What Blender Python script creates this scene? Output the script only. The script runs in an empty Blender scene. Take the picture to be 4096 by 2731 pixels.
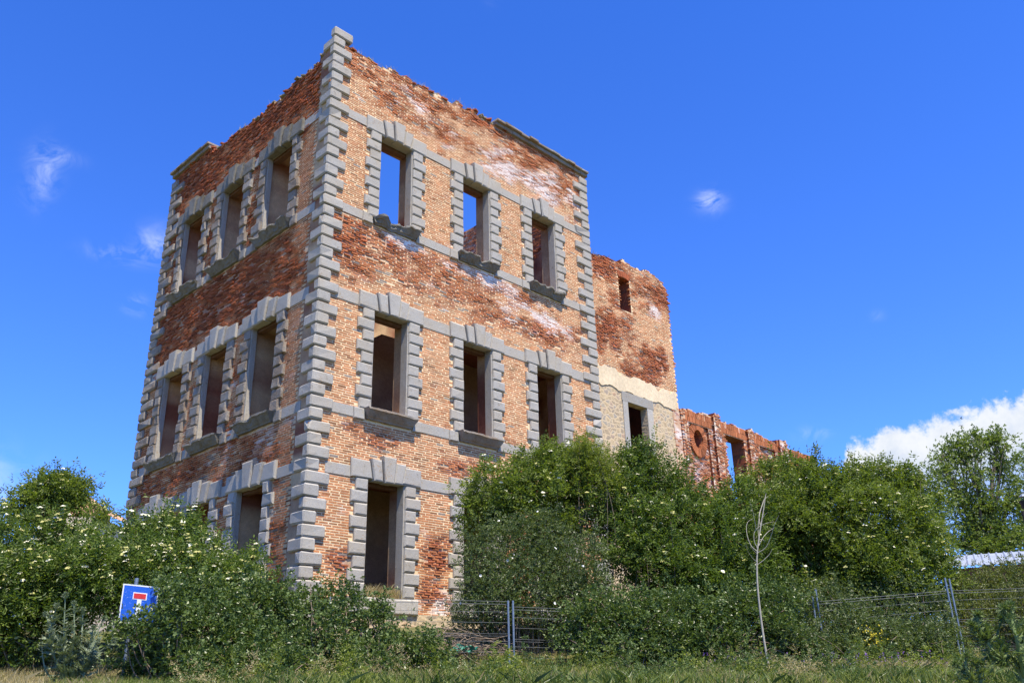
import bpy, math, random
import numpy as np

sc = bpy.context.scene
COL = sc.collection
R = math.radians
rng = np.random.default_rng(7)
random.seed(7)

# ------------------------------------------------------------------ camera
CAM = np.array([-11.565, -18.443, 1.6])
YAW, PIT, ROL, FOC = R(44.172), R(22.003), R(-1.413), 3470.71
PW, PH, K = 4096.0, 2731.0, 1.7415
F_ = np.array([math.cos(PIT)*math.cos(YAW), math.cos(PIT)*math.sin(YAW), math.sin(PIT)])
r0 = np.array([math.sin(YAW), -math.cos(YAW), 0.0]); u0 = np.cross(r0, F_)
R_ = math.cos(ROL)*r0 + math.sin(ROL)*u0
U_ = -math.sin(ROL)*r0 + math.cos(ROL)*u0
cd = bpy.data.cameras.new('camera'); cam = bpy.data.objects.new('camera', cd); COL.objects.link(cam)
from mathutils import Matrix, Vector
M3 = Matrix((Vector(R_), Vector(U_), Vector(-F_))).transposed()
cam.matrix_world = Matrix.Translation(Vector(CAM)) @ M3.to_4x4()
cd.sensor_width = 36; cd.lens = FOC/PW*36; cd.clip_start = .05; cd.clip_end = 5000
sc.camera = cam
HD = np.array([math.cos(YAW), math.sin(YAW), 0.0])
def at(x, y, D):
    """the point that stands D metres away along the view heading, at photo position x, y"""
    d = F_ + R_*(x*K-PW/2)/FOC - U_*(y*K-PH/2)/FOC
    return CAM + d*(D/(d@HD))
def px(D): return K*D/FOC/1.0        # metres per photo unit at that depth

# ------------------------------------------------------------------ light, sky, exposure
SUN_EL, SUN_AZ = R(63.5), R(192.5)        # azimuth clockwise from +Y
sd = np.array([math.sin(SUN_AZ)*math.cos(SUN_EL), math.cos(SUN_AZ)*math.cos(SUN_EL), math.sin(SUN_EL)])
sl = bpy.data.lights.new('sun', 'SUN'); sun = bpy.data.objects.new('sun', sl); COL.objects.link(sun)
sl.energy = 5.0; sl.angle = R(.53); sl.color = (1.0, .925, .78)
sun.rotation_euler = Vector(sd).to_track_quat('Z', 'Y').to_euler()
sun.location = (0, 0, 60)
sc.view_settings.view_transform = 'Standard'; sc.view_settings.look = 'None'
sc.view_settings.exposure = 0.8; sc.view_settings.gamma = 1.0
sc.view_settings.use_curve_mapping = False
w = bpy.data.worlds.new('World'); sc.world = w; w.use_nodes = True

class N:
    """small node helper"""
    def __init__(s, tree): s.t = tree; s.n = tree.nodes; s.l = tree.links
    def new(s, typ, **kw):
        o = s.n.new(typ)
        for k, v in kw.items(): setattr(o, k, v)
        return o
    def put(s, sock, v):
        if hasattr(v, 'is_output') or isinstance(v, bpy.types.NodeSocket): s.l.new(v, sock)
        else:
            if sock.type == 'RGBA' and len(v) == 3: v = (*v, 1)
            sock.default_value = v
    def m(s, op, a, b=0.0, c=None, clamp=False):
        o = s.new('ShaderNodeMath', operation=op, use_clamp=clamp); s.put(o.inputs[0], a); s.put(o.inputs[1], b)
        if c is not None: s.put(o.inputs[2], c)
        return o.outputs[0]
    def mix(s, f, a, b, mode='MIX'):
        o = s.new('ShaderNodeMix', data_type='RGBA', blend_type=mode); s.put(o.inputs[0], f); s.put(o.inputs[6], a); s.put(o.inputs[7], b)
        return o.outputs[2]
    def noise(s, vec, scale, detail=4, rough=.55, dist=0.0):
        o = s.new('ShaderNodeTexNoise'); s.put(o.inputs['Vector'], vec) if vec is not None else None
        s.put(o.inputs['Scale'], scale); s.put(o.inputs['Detail'], detail); s.put(o.inputs['Roughness'], rough); s.put(o.inputs['Distortion'], dist)
        return o.outputs['Fac']
    def rng(s, v, a, b, c=0.0, d=1.0, smooth=False):
        o = s.new('ShaderNodeMapRange', interpolation_type='SMOOTHSTEP' if smooth else 'LINEAR')
        s.put(o.inputs[0], v); s.put(o.inputs[1], a); s.put(o.inputs[2], b); s.put(o.inputs[3], c); s.put(o.inputs[4], d)
        return o.outputs[0]
    def ramp(s, v, stops):
        o = s.new('ShaderNodeValToRGB'); e = o.color_ramp.elements
        while len(e) < len(stops): e.new(.5)
        for q, (p, c) in zip(e, stops): q.position = p; q.color = (*c, 1) if len(c) == 3 else c
        s.put(o.inputs[0], v); return o.outputs[0]
    def vmul(s, v, k):
        o = s.new('ShaderNodeVectorMath', operation='MULTIPLY'); s.put(o.inputs[0], v); s.put(o.inputs[1], k); return o.outputs[0]

def build_world():
    t = w.node_tree
    for n in list(t.nodes): t.nodes.remove(n)
    g = N(t)
    sky = g.new('ShaderNodeTexSky', sky_type='NISHITA', sun_disc=False, sun_elevation=SUN_EL, sun_rotation=SUN_AZ,
                altitude=1000, air_density=1.0, dust_density=.1, ozone_density=3.0)
    tc = g.new('ShaderNodeTexCoord'); d = tc.outputs['Generated']
    sp = g.new('ShaderNodeSeparateXYZ'); g.put(sp.inputs[0], d)
    az = g.m('MULTIPLY', g.m('ARCTAN2', sp.outputs[1], sp.outputs[0]), 57.2958)
    el = g.m('MULTIPLY', g.m('ARCSINE', sp.outputs[2]), 57.2958)
    col = g.mix(1.0, sky.outputs[0], g.mix(g.rng(el, 2, 42), (.68, 1.13, 2.15), (.42, .96, 2.12)), 'MULTIPLY')
    # cumulus bank low in the east: height of its top by azimuth
    top = g.ramp(g.rng(az, 0, 26), [(0, (.60,)*3), (.48, (.615,)*3), (.56, (.605,)*3), (.64, (.60,)*3), (.74, (.585,)*3), (.82, (.575,)*3), (.875, (.56,)*3), (.893, (.50,)*3), (.905, (.30,)*3), (.93, (0,)*3)])
    top = g.m('MULTIPLY', g.m('MULTIPLY', top, g.rng(az, -14, 2)), 25.0)
    n1 = g.noise(d, 34, 6, .62, .4); n2 = g.noise(d, 110, 4, .6)
    puff = g.m('ADD', g.m('MULTIPLY', g.m('SUBTRACT', n1, .5), 2.6), g.m('MULTIPLY', g.m('SUBTRACT', n2, .5), 1.5))
    h = g.m('SUBTRACT', g.m('ADD', top, puff), el)
    mask = g.rng(h, 0.0, .9, smooth=True)
    mask = g.m('MULTIPLY', mask, g.rng(el, 6.5, 12.0, 0.0, 1.0))
    shade = g.rng(g.m('ADD', h, g.m('MULTIPLY', g.m('SUBTRACT', g.noise(d, 22, 5, .6), .5), 7.0)), .2, 4.6, 1.0, 0.0, smooth=True)
    ccol = g.mix(shade, (3.6, 4.4, 5.9), (6.4, 6.6, 6.9))
    out = g.mix(mask, col, ccol)
    # small wisps
    wn = g.noise(g.vmul(d, (1, 1, 1.3)), 26, 7, .62, 1.0)
    tot = None
    for (a0, e0, sa, se, amp) in ((76.4, 29.4, .8, 1.3, .6), (75.8, 30.6, 1.1, .4, .35), (80.2, 28.3, .8, .6, .4), (68.9, 26.7, 1.1, .9, .5), (71.0, 25.7, 1.6, .5, .35), (69.6, 22.8, .6, .5, .4),
                                  (29.2, 30.0, .85, .6, .8), (24.6, 14.6, .9, .4, .3), (45.2, 44.5, .6, .8, .3), (80.0, 11.6, 4.0, 1.5, 1.3), (19.5, 21.2, .4, .3, .12)):
        q = g.m('ADD', g.m('POWER', g.m('DIVIDE', g.m('SUBTRACT', az, a0), sa), 2.0), g.m('POWER', g.m('DIVIDE', g.m('SUBTRACT', el, e0), se), 2.0))
        q = g.m('MULTIPLY', g.m('EXPONENT', g.m('MULTIPLY', q, -1.0)), amp)
        tot = q if tot is None else g.m('ADD', tot, q)
    wm = g.m('MULTIPLY', tot, g.rng(wn, .42, .72, 0, 1.15), clamp=True)
    out = g.mix(wm, out, (6.6, 7.2, 8.2))
    bg = g.new('ShaderNodeBackground'); g.put(bg.inputs[0], out); bg.inputs[1].default_value = .085
    o = g.new('ShaderNodeOutputWorld'); g.l.new(bg.outputs[0], o.inputs[0])
build_world()

# ------------------------------------------------------------------ materials
MATS = {}
def mat(name):
    m = bpy.data.materials.new(name); m.use_nodes = True
    t = m.node_tree; g = N(t); MATS[name] = m
    b = t.nodes['Principled BSDF']
    return m, g, b
def bump(g, b, h, strength=.5, dist=.02):
    o = g.new('ShaderNodeBump'); o.inputs['Strength'].default_value = strength; o.inputs['Distance'].default_value = dist
    g.put(o.inputs['Height'], h); g.l.new(o.outputs[0], b.inputs['Normal'])
def obco(g): return g.new('ShaderNodeTexCoord').outputs['Object']

def masonry_material():
    m, g, b = mat('weathered masonry'); c = obco(g)
    a = g.new('ShaderNodeAttribute', attribute_name='Col')
    n1 = g.noise(c, 45, 4, .65); n2 = g.noise(c, 1.3, 5, .6); n3 = g.noise(c, 9, 4, .6)
    k = g.m('MULTIPLY', g.rng(n1, .3, .7, .72, 1.25), g.rng(n2, .3, .7, .86, 1.12))
    k = g.m('MULTIPLY', k, g.rng(n3, .3, .7, .88, 1.1))
    vm = g.new('ShaderNodeVectorMath', operation='SCALE'); g.put(vm.inputs[0], a.outputs[0]); g.put(vm.inputs['Scale'], k)
    g.l.new(vm.outputs[0], b.inputs['Base Color'])
    b.inputs['Roughness'].default_value = .93; b.inputs['Specular IOR Level'].default_value = .2
    bump(g, b, g.noise(c, 70, 5, .7), .6, .012); return m
def granite_material():
    m, g, b = mat('grey granite'); c = obco(g)
    sp = g.noise(c, 130, 3, .8); big = g.noise(c, 1.1, 5, .6); mid = g.noise(c, 5, 5, .65)
    base = g.mix(g.rng(sp, .35, .65), (.245, .228, .195), (.51, .475, .41))
    base = g.mix(g.rng(big, .42, .68), base, g.mix(.5, base, (.38, .31, .21)))
    base = g.mix(g.rng(mid, .60, .78), base, (.19, .165, .13))
    geo = g.new('ShaderNodeNewGeometry')
    pk = g.rng(geo.outputs['Random Per Island'], 0, 1, .70, 1.18)
    base = g.mix(1.0, base, pk, 'MULTIPLY')
    lich = g.rng(g.m('MULTIPLY', g.noise(c, 2.6, 5, .7), g.noise(c, 24, 3, .6)), .33, .42)
    base = g.mix(g.m('MULTIPLY', lich, .6), base, (.30, .17, .06))
    g.l.new(base, b.inputs['Base Color']); b.inputs['Roughness'].default_value = .85; b.inputs['Specular IOR Level'].default_value = .25
    bump(g, b, g.m('ADD', g.noise(c, 60, 4, .7), g.m('MULTIPLY', mid, 1.2)), .55, .02); return m
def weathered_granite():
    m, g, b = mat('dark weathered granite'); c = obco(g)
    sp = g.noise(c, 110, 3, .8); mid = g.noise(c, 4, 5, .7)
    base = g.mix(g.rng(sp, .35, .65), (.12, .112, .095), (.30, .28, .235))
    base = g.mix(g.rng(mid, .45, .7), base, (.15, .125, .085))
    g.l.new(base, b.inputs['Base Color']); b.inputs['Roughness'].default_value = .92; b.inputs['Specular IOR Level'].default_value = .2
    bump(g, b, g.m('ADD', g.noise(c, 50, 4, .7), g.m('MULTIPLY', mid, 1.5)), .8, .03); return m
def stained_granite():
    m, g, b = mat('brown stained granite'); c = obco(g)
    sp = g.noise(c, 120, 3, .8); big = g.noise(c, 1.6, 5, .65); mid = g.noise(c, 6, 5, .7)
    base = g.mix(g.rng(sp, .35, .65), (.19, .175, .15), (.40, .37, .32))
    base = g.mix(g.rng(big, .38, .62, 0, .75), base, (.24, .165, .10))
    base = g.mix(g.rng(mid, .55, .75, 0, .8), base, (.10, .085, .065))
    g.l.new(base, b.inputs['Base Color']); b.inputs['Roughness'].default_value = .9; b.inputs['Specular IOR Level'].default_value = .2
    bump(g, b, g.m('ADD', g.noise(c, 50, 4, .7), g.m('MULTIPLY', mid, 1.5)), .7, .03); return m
def rubble_material():
    m, g, b = mat('rubble stone'); c = obco(g)
    sep = g.new('ShaderNodeSeparateXYZ'); g.put(sep.inputs[0], c)
    cb = g.new('ShaderNodeCombineXYZ'); g.put(cb.inputs[0], g.m('ADD', sep.outputs[0], g.m('MULTIPLY', g.noise(c, 4, 4), .5))); g.put(cb.inputs[1], g.m('MULTIPLY', sep.outputs[2], 1.25))
    v1 = g.new('ShaderNodeTexVoronoi', voronoi_dimensions='2D'); v2 = g.new('ShaderNodeTexVoronoi', voronoi_dimensions='2D', feature='DISTANCE_TO_EDGE')
    for v in (v1, v2): g.put(v.inputs['Vector'], cb.outputs[0]); v.inputs['Scale'].default_value = 4.6; v.inputs['Randomness'].default_value = .9
    hs = g.new('ShaderNodeSeparateColor'); g.put(hs.inputs[0], v1.outputs['Color'])
    st = g.ramp(hs.outputs[0], [(0, (.33, .26, .18)), (.3, (.43, .32, .19)), (.6, (.50, .38, .22)), (.8, (.34, .30, .24)), (1, (.44, .28, .17))])
    st = g.mix(1.0, st, g.rng(g.noise(c, 14, 4, .7), .3, .7, .7, 1.25), 'MULTIPLY')
    e = g.m('ADD', v2.outputs[0], g.m('MULTIPLY', g.m('SUBTRACT', g.noise(c, 12, 3), .5), .08))
    mor = g.rng(e, .02, .22, .9, 0)
    col = g.mix(mor, st, (.60, .46, .28))
    g.l.new(col, b.inputs['Base Color']); b.inputs['Roughness'].default_value = .92; b.inputs['Specular IOR Level'].default_value = .2
    bump(g, b, g.m('ADD', g.rng(e, 0, .25), g.m('MULTIPLY', g.noise(c, 25, 4, .7), .35)), .3, .02); return m
def plain(name, col, rough=.8, var=.25, scale=12, spec=.3, metal=0.0, bs=.3, bd=.01):
    m, g, b = mat(name); c = obco(g)
    n = g.noise(c, scale, 5, .6)
    g.l.new(g.mix(1.0, col, g.rng(n, .3, .7, 1-var, 1+var), 'MULTIPLY'), b.inputs['Base Color'])
    b.inputs['Roughness'].default_value = rough; b.inputs['Specular IOR Level'].default_value = spec; b.inputs['Metallic'].default_value = metal
    if bs: bump(g, b, g.noise(c, scale*3, 4, .6), bs, bd)
    return m
def leaf_material(name, dark, mid, light, trans=.35, rough=.45):
    m, g, b = mat(name)
    geo = g.new('ShaderNodeNewGeometry'); c = obco(g)
    f = g.m('ADD', g.m('MULTIPLY', geo.outputs['Random Per Island'], .65), g.m('MULTIPLY', g.rng(g.noise(c, 1.6, 4, .6), .3, .7), .35))
    col = g.ramp(f, [(0.05, dark), (.5, mid), (.95, light)])
    g.l.new(col, b.inputs['Base Color']); b.inputs['Roughness'].default_value = rough; b.inputs['Specular IOR Level'].default_value = .35
    tr = g.new('ShaderNodeBsdfTranslucent'); g.l.new(g.mix(1.0, col, (1.5, 1.6, .6), 'MULTIPLY'), tr.inputs[0])
    mx = g.new('ShaderNodeMixShader'); mx.inputs[0].default_value = trans
    g.l.new(b.outputs[0], mx.inputs[1]); g.l.new(tr.outputs[0], mx.inputs[2])
    g.l.new(mx.outputs[0], m.node_tree.nodes['Material Output'].inputs[0]); return m
def ground_material():
    m, g, b = mat('grassy earth'); c = obco(g)
    n1 = g.noise(c, .35, 5, .6); n2 = g.noise(c, 6, 5, .7); n3 = g.noise(c, 40, 4, .7)
    col = g.mix(g.rng(n1, .38, .6), (.13, .15, .04), (.28, .22, .11))
    col = g.mix(g.rng(n2, .35, .65, 0, .8), col, (.085, .105, .03))
    col = g.mix(1.0, col, g.rng(n3, .3, .7, .6, 1.35), 'MULTIPLY')
    g.l.new(col, b.inputs['Base Color']); b.inputs['Roughness'].default_value = .95; b.inputs['Specular IOR Level'].default_value = .15
    bump(g, b, g.m('ADD', n2, n3), .8, .06); return m
masonry = masonry_material(); granite = granite_material(); wgranite = weathered_granite(); rubble = rubble_material(); sgranite = stained_granite(); ground_m = ground_material()
elder_leaf = leaf_material('elder leaves', (.036, .064, .010), (.095, .145, .022), (.205, .255, .050), .36)
elder_light = leaf_material('light elder leaves', (.050, .078, .010), (.128, .175, .026), (.25, .29, .06), .38)
elder_yellow = leaf_material('young elder leaves', (.09, .12, .015), (.18, .22, .03), (.28, .29, .06), .4)
bramble_leaf = leaf_material('bramble leaves', (.030, .054, .012), (.082, .125, .028), (.19, .24, .075), .28, .36)
rose_leaf = leaf_material('dog rose leaves', (.036, .058, .015), (.09, .124, .036), (.185, .22, .075), .28, .40)
hedge_leaf = leaf_material('hedge leaves', (.05, .062, .014), (.115, .135, .034), (.21, .225, .065), .3)
poplar_leaf = leaf_material('poplar leaves', (.06, .095, .018), (.14, .19, .042), (.25, .29, .08), .38, .4)
green_thistle = leaf_material('green thistle leaves', (.06, .10, .025), (.125, .175, .05), (.25, .29, .12), .2, .5)
thistle_leaf = leaf_material('thistle leaves', (.085, .12, .055), (.16, .20, .11), (.28, .31, .20), .15, .6)
grass_m = leaf_material('green grass blades', (.11, .14, .025), (.22, .26, .05), (.36, .37, .11), .35, .5)
dry_m = leaf_material('dry grass blades', (.22, .17, .075), (.36, .29, .14), (.52, .44, .25), .3, .7)
flower_m = plain('cream elder flowers', (.74, .70, .50), .8, .1, 30, .1, bs=0)
budding_m = plain('green elder flower buds', (.40, .38, .14), .8, .15, 30, .1, bs=0)
white_petal = plain('white rose petals', (.80, .78, .72), .7, .05, 30, .1, bs=0)
purple_m = plain('purple vetch petals', (.20, .10, .30), .7, .1, 30, .1, bs=0)
yellow_m = plain('yellow leaves', (.45, .36, .03), .7, .1, 30, .1, bs=0)
bark_m = plain('grey brown bark', (.15, .12, .085), .9, .3, 20)
twig_m = plain('dry twigs', (.20, .15, .105), .9, .3, 20, bs=0)
pale_bark = plain('pale sapling bark', (.36, .325, .25), .85, .2, 25)
galv = plain('galvanised steel', (.21, .25, .29), .5, .15, 14, .5, .55)
wire_m = plain('dull steel wire', (.10, .11, .12), .5, .1, 20, .5, .5, bs=0)
white_paint = plain('white paint', (.78, .78, .76), .5, .06, 20, .4)
red_paint = plain('red paint', (.62, .035, .03), .5, .15, 30, .4)
roof_metal = plain('zinc roof sheet', (.30, .33, .37), .55, .12, 3, .5, .2)
brown_wood = plain('brown timber', (.16, .08, .045), .8, .25, 10)
tile_m = plain('terracotta roof tiles', (.46, .27, .17), .85, .35, 7)
cream_wall = plain('cream render', (.62, .52, .38), .9, .15, 5)
net_m = plain('green netting', (.03, .20, .13), .6, .2, 30, bs=0)
dark_m = plain('dark swift plumage', (.03, .026, .022), .7, .1, 30, bs=0)
path_m = plain('pale sandy path', (.50, .42, .30), .95, .2, 8, .1, bs=.6, bd=.03)
hill_m = plain('wooded hill', (.06, .08, .06), .95, .3, .05, .1, bs=0)
def sign_blue():
    m, g, b = mat('scratched blue sign paint'); c = obco(g)
    n = g.noise(g.vmul(c, (1, 1, 2.2)), 26, 4, .7, 1.2)
    g.l.new(g.mix(g.rng(n, .625, .66), (.012, .10, .52), (.45, .55, .75)), b.inputs['Base Color']); b.inputs['Roughness'].default_value = .45; return m
blue_paint = sign_blue()

# ------------------------------------------------------------------ mesh builder
class MB:
    def __init__(s): s.v = []; s.f = []; s.c = []; s.mi = []; s.n = 0
    def add(s, V, F, C=None, mi=0):
        V = np.asarray(V, float).reshape(-1, 3); F = np.asarray(F, int)
        if len(F) == 0: return
        s.v.append(V); s.f.append(F + s.n); s.n += len(V)
        if C is None: C = np.ones((len(V), 3))
        C = np.asarray(C, float)
        if C.ndim == 1: C = np.tile(C, (len(V), 1))
        s.c.append(C); s.mi.append(np.full(len(F), mi, int))
    def build(s, name, mats, parent=None, smooth=False, color=False):
        V = np.concatenate(s.v)
        me = bpy.data.meshes.new(name)
        lens = np.concatenate([np.full(len(f), f.shape[1], int) for f in s.f])
        idx = np.concatenate([f.ravel() for f in s.f])
        me.vertices.add(len(V)); me.vertices.foreach_set('co', V.ravel().astype(np.float32))
        me.loops.add(len(idx)); me.loops.foreach_set('vertex_index', idx.astype(np.int32))
        me.polygons.add(len(lens))
        st = np.concatenate([[0], np.cumsum(lens)[:-1]]).astype(np.int32)
        me.polygons.foreach_set('loop_start', st)
        me.polygons.foreach_set('material_index', np.concatenate(s.mi).astype(np.int32))
        me.polygons.foreach_set('use_smooth', np.full(len(lens), smooth))
        for m in (mats if isinstance(mats, (list, tuple)) else [mats]): me.materials.append(m)
        if color:
            a = me.color_attributes.new('Col', 'FLOAT_COLOR', 'POINT')
            C = np.concatenate(s.c); a.data.foreach_set('color', np.c_[C, np.ones(len(C))].ravel().astype(np.float32))
        me.update(calc_edges=True); me.validate()
        o = bpy.data.objects.new(name, me); COL.objects.link(o)
        if parent is not None: o.parent = parent; o.matrix_parent_inverse = Matrix.Translation(-Vector(parent.location)) if parent.type == 'EMPTY' else Matrix()
        return o
BOXF = np.array([[0, 1, 2, 3], [7, 6, 5, 4], [0, 4, 5, 1], [1, 5, 6, 2], [2, 6, 7, 3], [3, 7, 4, 0]])
def box(mb, a, b, C=None, mi=0):
    (x0, y0, z0), (x1, y1, z1) = a, b
    mb.add([[x0, y0, z0], [x1, y0, z0], [x1, y1, z0], [x0, y1, z0], [x0, y0, z1], [x1, y0, z1], [x1, y1, z1], [x0, y1, z1]], BOXF[:, ::-1], C, mi)
def tube(mb, P, rad, n=6, mi=0, C=None):
    P = np.asarray(P, float); m = len(P); rad = np.broadcast_to(rad, (m,))
    T = np.gradient(P, axis=0); T /= np.linalg.norm(T, axis=1)[:, None]+1e-9
    ref = np.array([0, 0, 1.0]) if abs(T[0, 2]) < .9 else np.array([1.0, 0, 0])
    A = np.cross(T, ref); A /= np.linalg.norm(A, axis=1)[:, None]+1e-9; B = np.cross(T, A)
    an = np.linspace(0, 2*np.pi, n, endpoint=False)
    V = P[:, None]+rad[:, None, None]*(np.cos(an)[None, :, None]*A[:, None]+np.sin(an)[None, :, None]*B[:, None])
    i, j = np.meshgrid(np.arange(m-1), np.arange(n), indexing='ij')
    F = np.stack([i*n+j, i*n+(j+1) % n, (i+1)*n+(j+1) % n, (i+1)*n+j], -1).reshape(-1, 4)
    mb.add(V.reshape(-1, 3), F, C, mi)
    mb.add(V[-1], [list(range(n))], C, mi); mb.add(V[0], [list(range(n))[::-1]], C, mi)
def spline(P, n=10):
    P = np.asarray(P, float); t = np.linspace(0, len(P)-1, n); out = []
    Q = np.vstack([2*P[0]-P[1], P, 2*P[-1]-P[-2]])
    for x in t:
        i = min(int(x), len(P)-2); u = x-i; a, b, c, d = Q[i:i+4]
        out.append(.5*((2*b)+(-a+c)*u+(2*a-5*b+4*c-d)*u*u+(-a+3*b-3*c+d)*u**3))
    return np.array(out)
def empty(name, loc, label, cat, group=None, kind=None):
    o = bpy.data.objects.new(name, None); COL.objects.link(o); o.location = Vector(loc); tag(o, label, cat, group, kind); return o
def tag(o, label=None, cat=None, group=None, kind=None):
    if label: o['label'] = label
    if cat: o['category'] = cat
    if group: o['group'] = group
    if kind: o['kind'] = kind
    return o
# value noise
_T = np.random.default_rng(3).random((256, 256))
def vnoise(x, y):
    x = np.asarray(x, float); y = np.asarray(y, float)
    xi = np.floor(x).astype(int); yi = np.floor(y).astype(int); fx = x-xi; fy = y-yi
    fx = fx*fx*(3-2*fx); fy = fy*fy*(3-2*fy)
    g = lambda a, b: _T[a % 256, b % 256]
    return (g(xi, yi)*(1-fx)+g(xi+1, yi)*fx)*(1-fy)+(g(xi, yi+1)*(1-fx)+g(xi+1, yi+1)*fx)*fy
def fbm(x, y, o=4, s=0):
    t = 0; a = .5; x = np.asarray(x, float)+s*17.3; y = np.asarray(y, float)+s*31.7
    for k in range(o): t = t+a*vnoise(x, y); x = x*2.03+5.1; y = y*2.03+9.7; a *= .5
    return t/(1-.5**o)
def sst(x, a, b): t = np.clip((x-a)/(b-a), 0, 1); return t*t*(3-2*t)

# ------------------------------------------------------------------ ground
FN = np.array([.59, .807]); FN /= np.linalg.norm(FN); FA = np.array([FN[1], -FN[0]])
def ground_z(x, y):
    x = np.asarray(x, float); y = np.asarray(y, float)
    t = (x-CAM[0])*FN[0]+(y-CAM[1])*FN[1]; s = (x-CAM[0])*FA[0]+(y-CAM[1])*FA[1]
    z = np.interp(t, [-1e4, 7.5, 9, 12.3, 15, 17.7, 19.5, 21.5, 26, 1e4], [0, 0, .3, 1.66, 1.82, 1.95, 2.55, 3.05, 3.2, 3.2])
    z = z - np.clip(s, -12, 14)*.010*sst(t, 9, 13)*(1-sst(t, 18, 21))
    return z + (fbm(x*.5, y*.5, 3)-.5)*.22*sst(t, 8, 11)
def make_ground():
    xs = np.concatenate([[-3000, -800, -250, -90, -50], np.arange(-32, 40, .45), [50, 90, 250, 800, 3000]])
    ys = np.concatenate([[-3000, -800, -250, -90, -50], np.arange(-32, 40, .45), [50, 90, 250, 800, 3000]])
    X, Y = np.meshgrid(xs, ys, indexing='ij'); Z = ground_z(X, Y)
    n, m = X.shape; i, j = np.meshgrid(np.arange(n-1), np.arange(m-1), indexing='ij')
    F = np.stack([i*m+j, (i+1)*m+j, (i+1)*m+j+1, i*m+j+1], -1).reshape(-1, 4)
    mb = MB(); mb.add(np.stack([X, Y, Z], -1).reshape(-1, 3), F)
    tag(mb.build('ground', ground_m, smooth=True), kind='structure')
    # a bit of pale track at the left of the bank
    mb = MB(); a = np.linspace(-12, -4.85, 30); b = np.linspace(10.6, 13.55, 12)
    A, B = np.meshgrid(a, b, indexing='ij')
    X = CAM[0]+A*FA[0]+B*FN[0]; Y = CAM[1]+A*FA[1]+B*FN[1]; n, m = X.shape
    i, j = np.meshgrid(np.arange(n-1), np.arange(m-1), indexing='ij')
    F = np.stack([i*m+j, (i+1)*m+j, (i+1)*m+j+1, i*m+j+1], -1).reshape(-1, 4)
    mb.add(np.stack([X, Y, ground_z(X, Y)+.03], -1).reshape(-1, 3), F); tag(mb.build('path', path_m, smooth=True), kind='structure')
    # far wooded hill
    mb = MB(); az = np.radians(np.linspace(71, 100, 40)); V = []
    for k, a in enumerate(az):
        hh = 95*sst(math.degrees(a), 71, 80)*(.9+.2*vnoise(k*.5, 1.0))
        for (rr, zz) in ((330, 0), (400, hh*.7), (470, hh), (700, 0)): V.append([CAM[0]+rr*math.cos(a), CAM[1]+rr*math.sin(a), 3+zz])
    F = [[i*4+j, (i+1)*4+j, (i+1)*4+j+1, i*4+j+1] for i in range(39) for j in range(3)]
    mb.add(V, F); tag(mb.build('hills', hill_m, smooth=True), kind='structure')
make_ground()

# ------------------------------------------------------------------ the ruin
ZO = 5.945; H = .33
LV = dict(t3=11.691, t2=5.773, t1=.941, T3=12.064, B3=11.762, S3=8.803, U3=8.515, T2=6.124, B2=5.785, S2=2.826, U2=2.536, T1=1.21, B1=.92, S1=-2.02)
LV = {k: v+ZO for k, v in LV.items()}
RX = [(1.845, 3.035), (5.235, 6.414), (8.543, 9.739)]; XE = 11.816
LY = [(1.982, 3.42), (4.909, 6.256), (7.683, 9.113)]; YE = 10.64
FL = [('t3', 'S3'), ('t2', 'S2'), ('t1', 'S1')]
BASEZ = 2.2; TH = .70
def fr_right(u, d, z): return np.stack(np.broadcast_arrays(u, d, z), -1)          # wall in the plane y = 0
def fr_left(u, d, z): return np.stack(np.broadcast_arrays(d, u, z), -1)           # wall in the plane x = 0
BR_TAN = np.array([.48, .205, .083]); BR_RED = np.array([.42, .118, .050]); BR_DK = np.array([.20, .075, .042]); BR_GREY = np.array([.25, .20, .165])
MO_CREAM = np.array([.77, .575, .335]); MO_DK = np.array([.44, .255, .165]); MO_WHITE = np.array([.80, .73, .66]); PLASTER = np.array([.55, .38, .215])

def gauss(u, z, u1, z1, a, b): return np.exp(-((u-u1)/a)**2-((z-z1)/b)**2)
def zones_right(u, z):
    n = fbm(u*.8, z*1.8, 5, 1)-.5; n2 = fbm(u*3.2, z*8.0, 4, 2)-.5
    e = -.30+.9*n+1.25*n2
    e = e+.46*sst(z, 18.35, 18.9)*(1-.75*gauss(u, z, 6.5, 18.4, 2.2, .7))+.22*sst(z, 19.5, 20.3)
    mid = sst(z, 12.15, 12.9)*(1-sst(z, 14.2, 14.5))
    e = e+mid*(.75-.05*u)+.35*gauss(u, z, 9.5, 13.0, 2.2, .5)
    e = e+.75*gauss(u, z, 2.4, 8.0, .9, .35)+.55*gauss(u, z, 1.0, 8.2, .6, .4)+.7*gauss(u, z, 5.0, 7.7, .9, .4)
    e = e+1.0*gauss(u, z, 4.2, 5.0, .62, .75)+.9*gauss(u, z, 1.2, 4.8, .45, .45)+.5*gauss(u, z, 4.2, 4.0, .6, .3)
    e = e-.35*sst(z, 8.8, 9.2)*(1-sst(z, 11.2, 11.7))-.35*sst(z, 14.7, 15.1)*(1-sst(z, 17.2, 17.7))
    e = e-.25*gauss(u, z, 2.5, 6.5, 4, .8)
    wh = .9*gauss(u, z, 9.3, 19.2, 2.6, .75)+.75*gauss(u, z, 6.3, 14.2, 1.8, .5)+.7*gauss(u, z, 9.2, 13.5, 1.6, .45)+.8*gauss(u, z, 2.8, 14.25, .9, .22)+.45*gauss(u, z, 3.2, 19.2, 1.8, .6)+.9*gauss(u, z, 4.2, 3.75, .7, .35)+.4*gauss(u, z, 6.5, 18.6, 1.5, .5)
    wh = np.clip((wh*1.1-.34+1.7*(fbm(u*1.7, z*3.2, 5, 4)-.5))*1.8, 0, 1)
    return np.clip(e*1.45, 0, 1), wh
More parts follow.
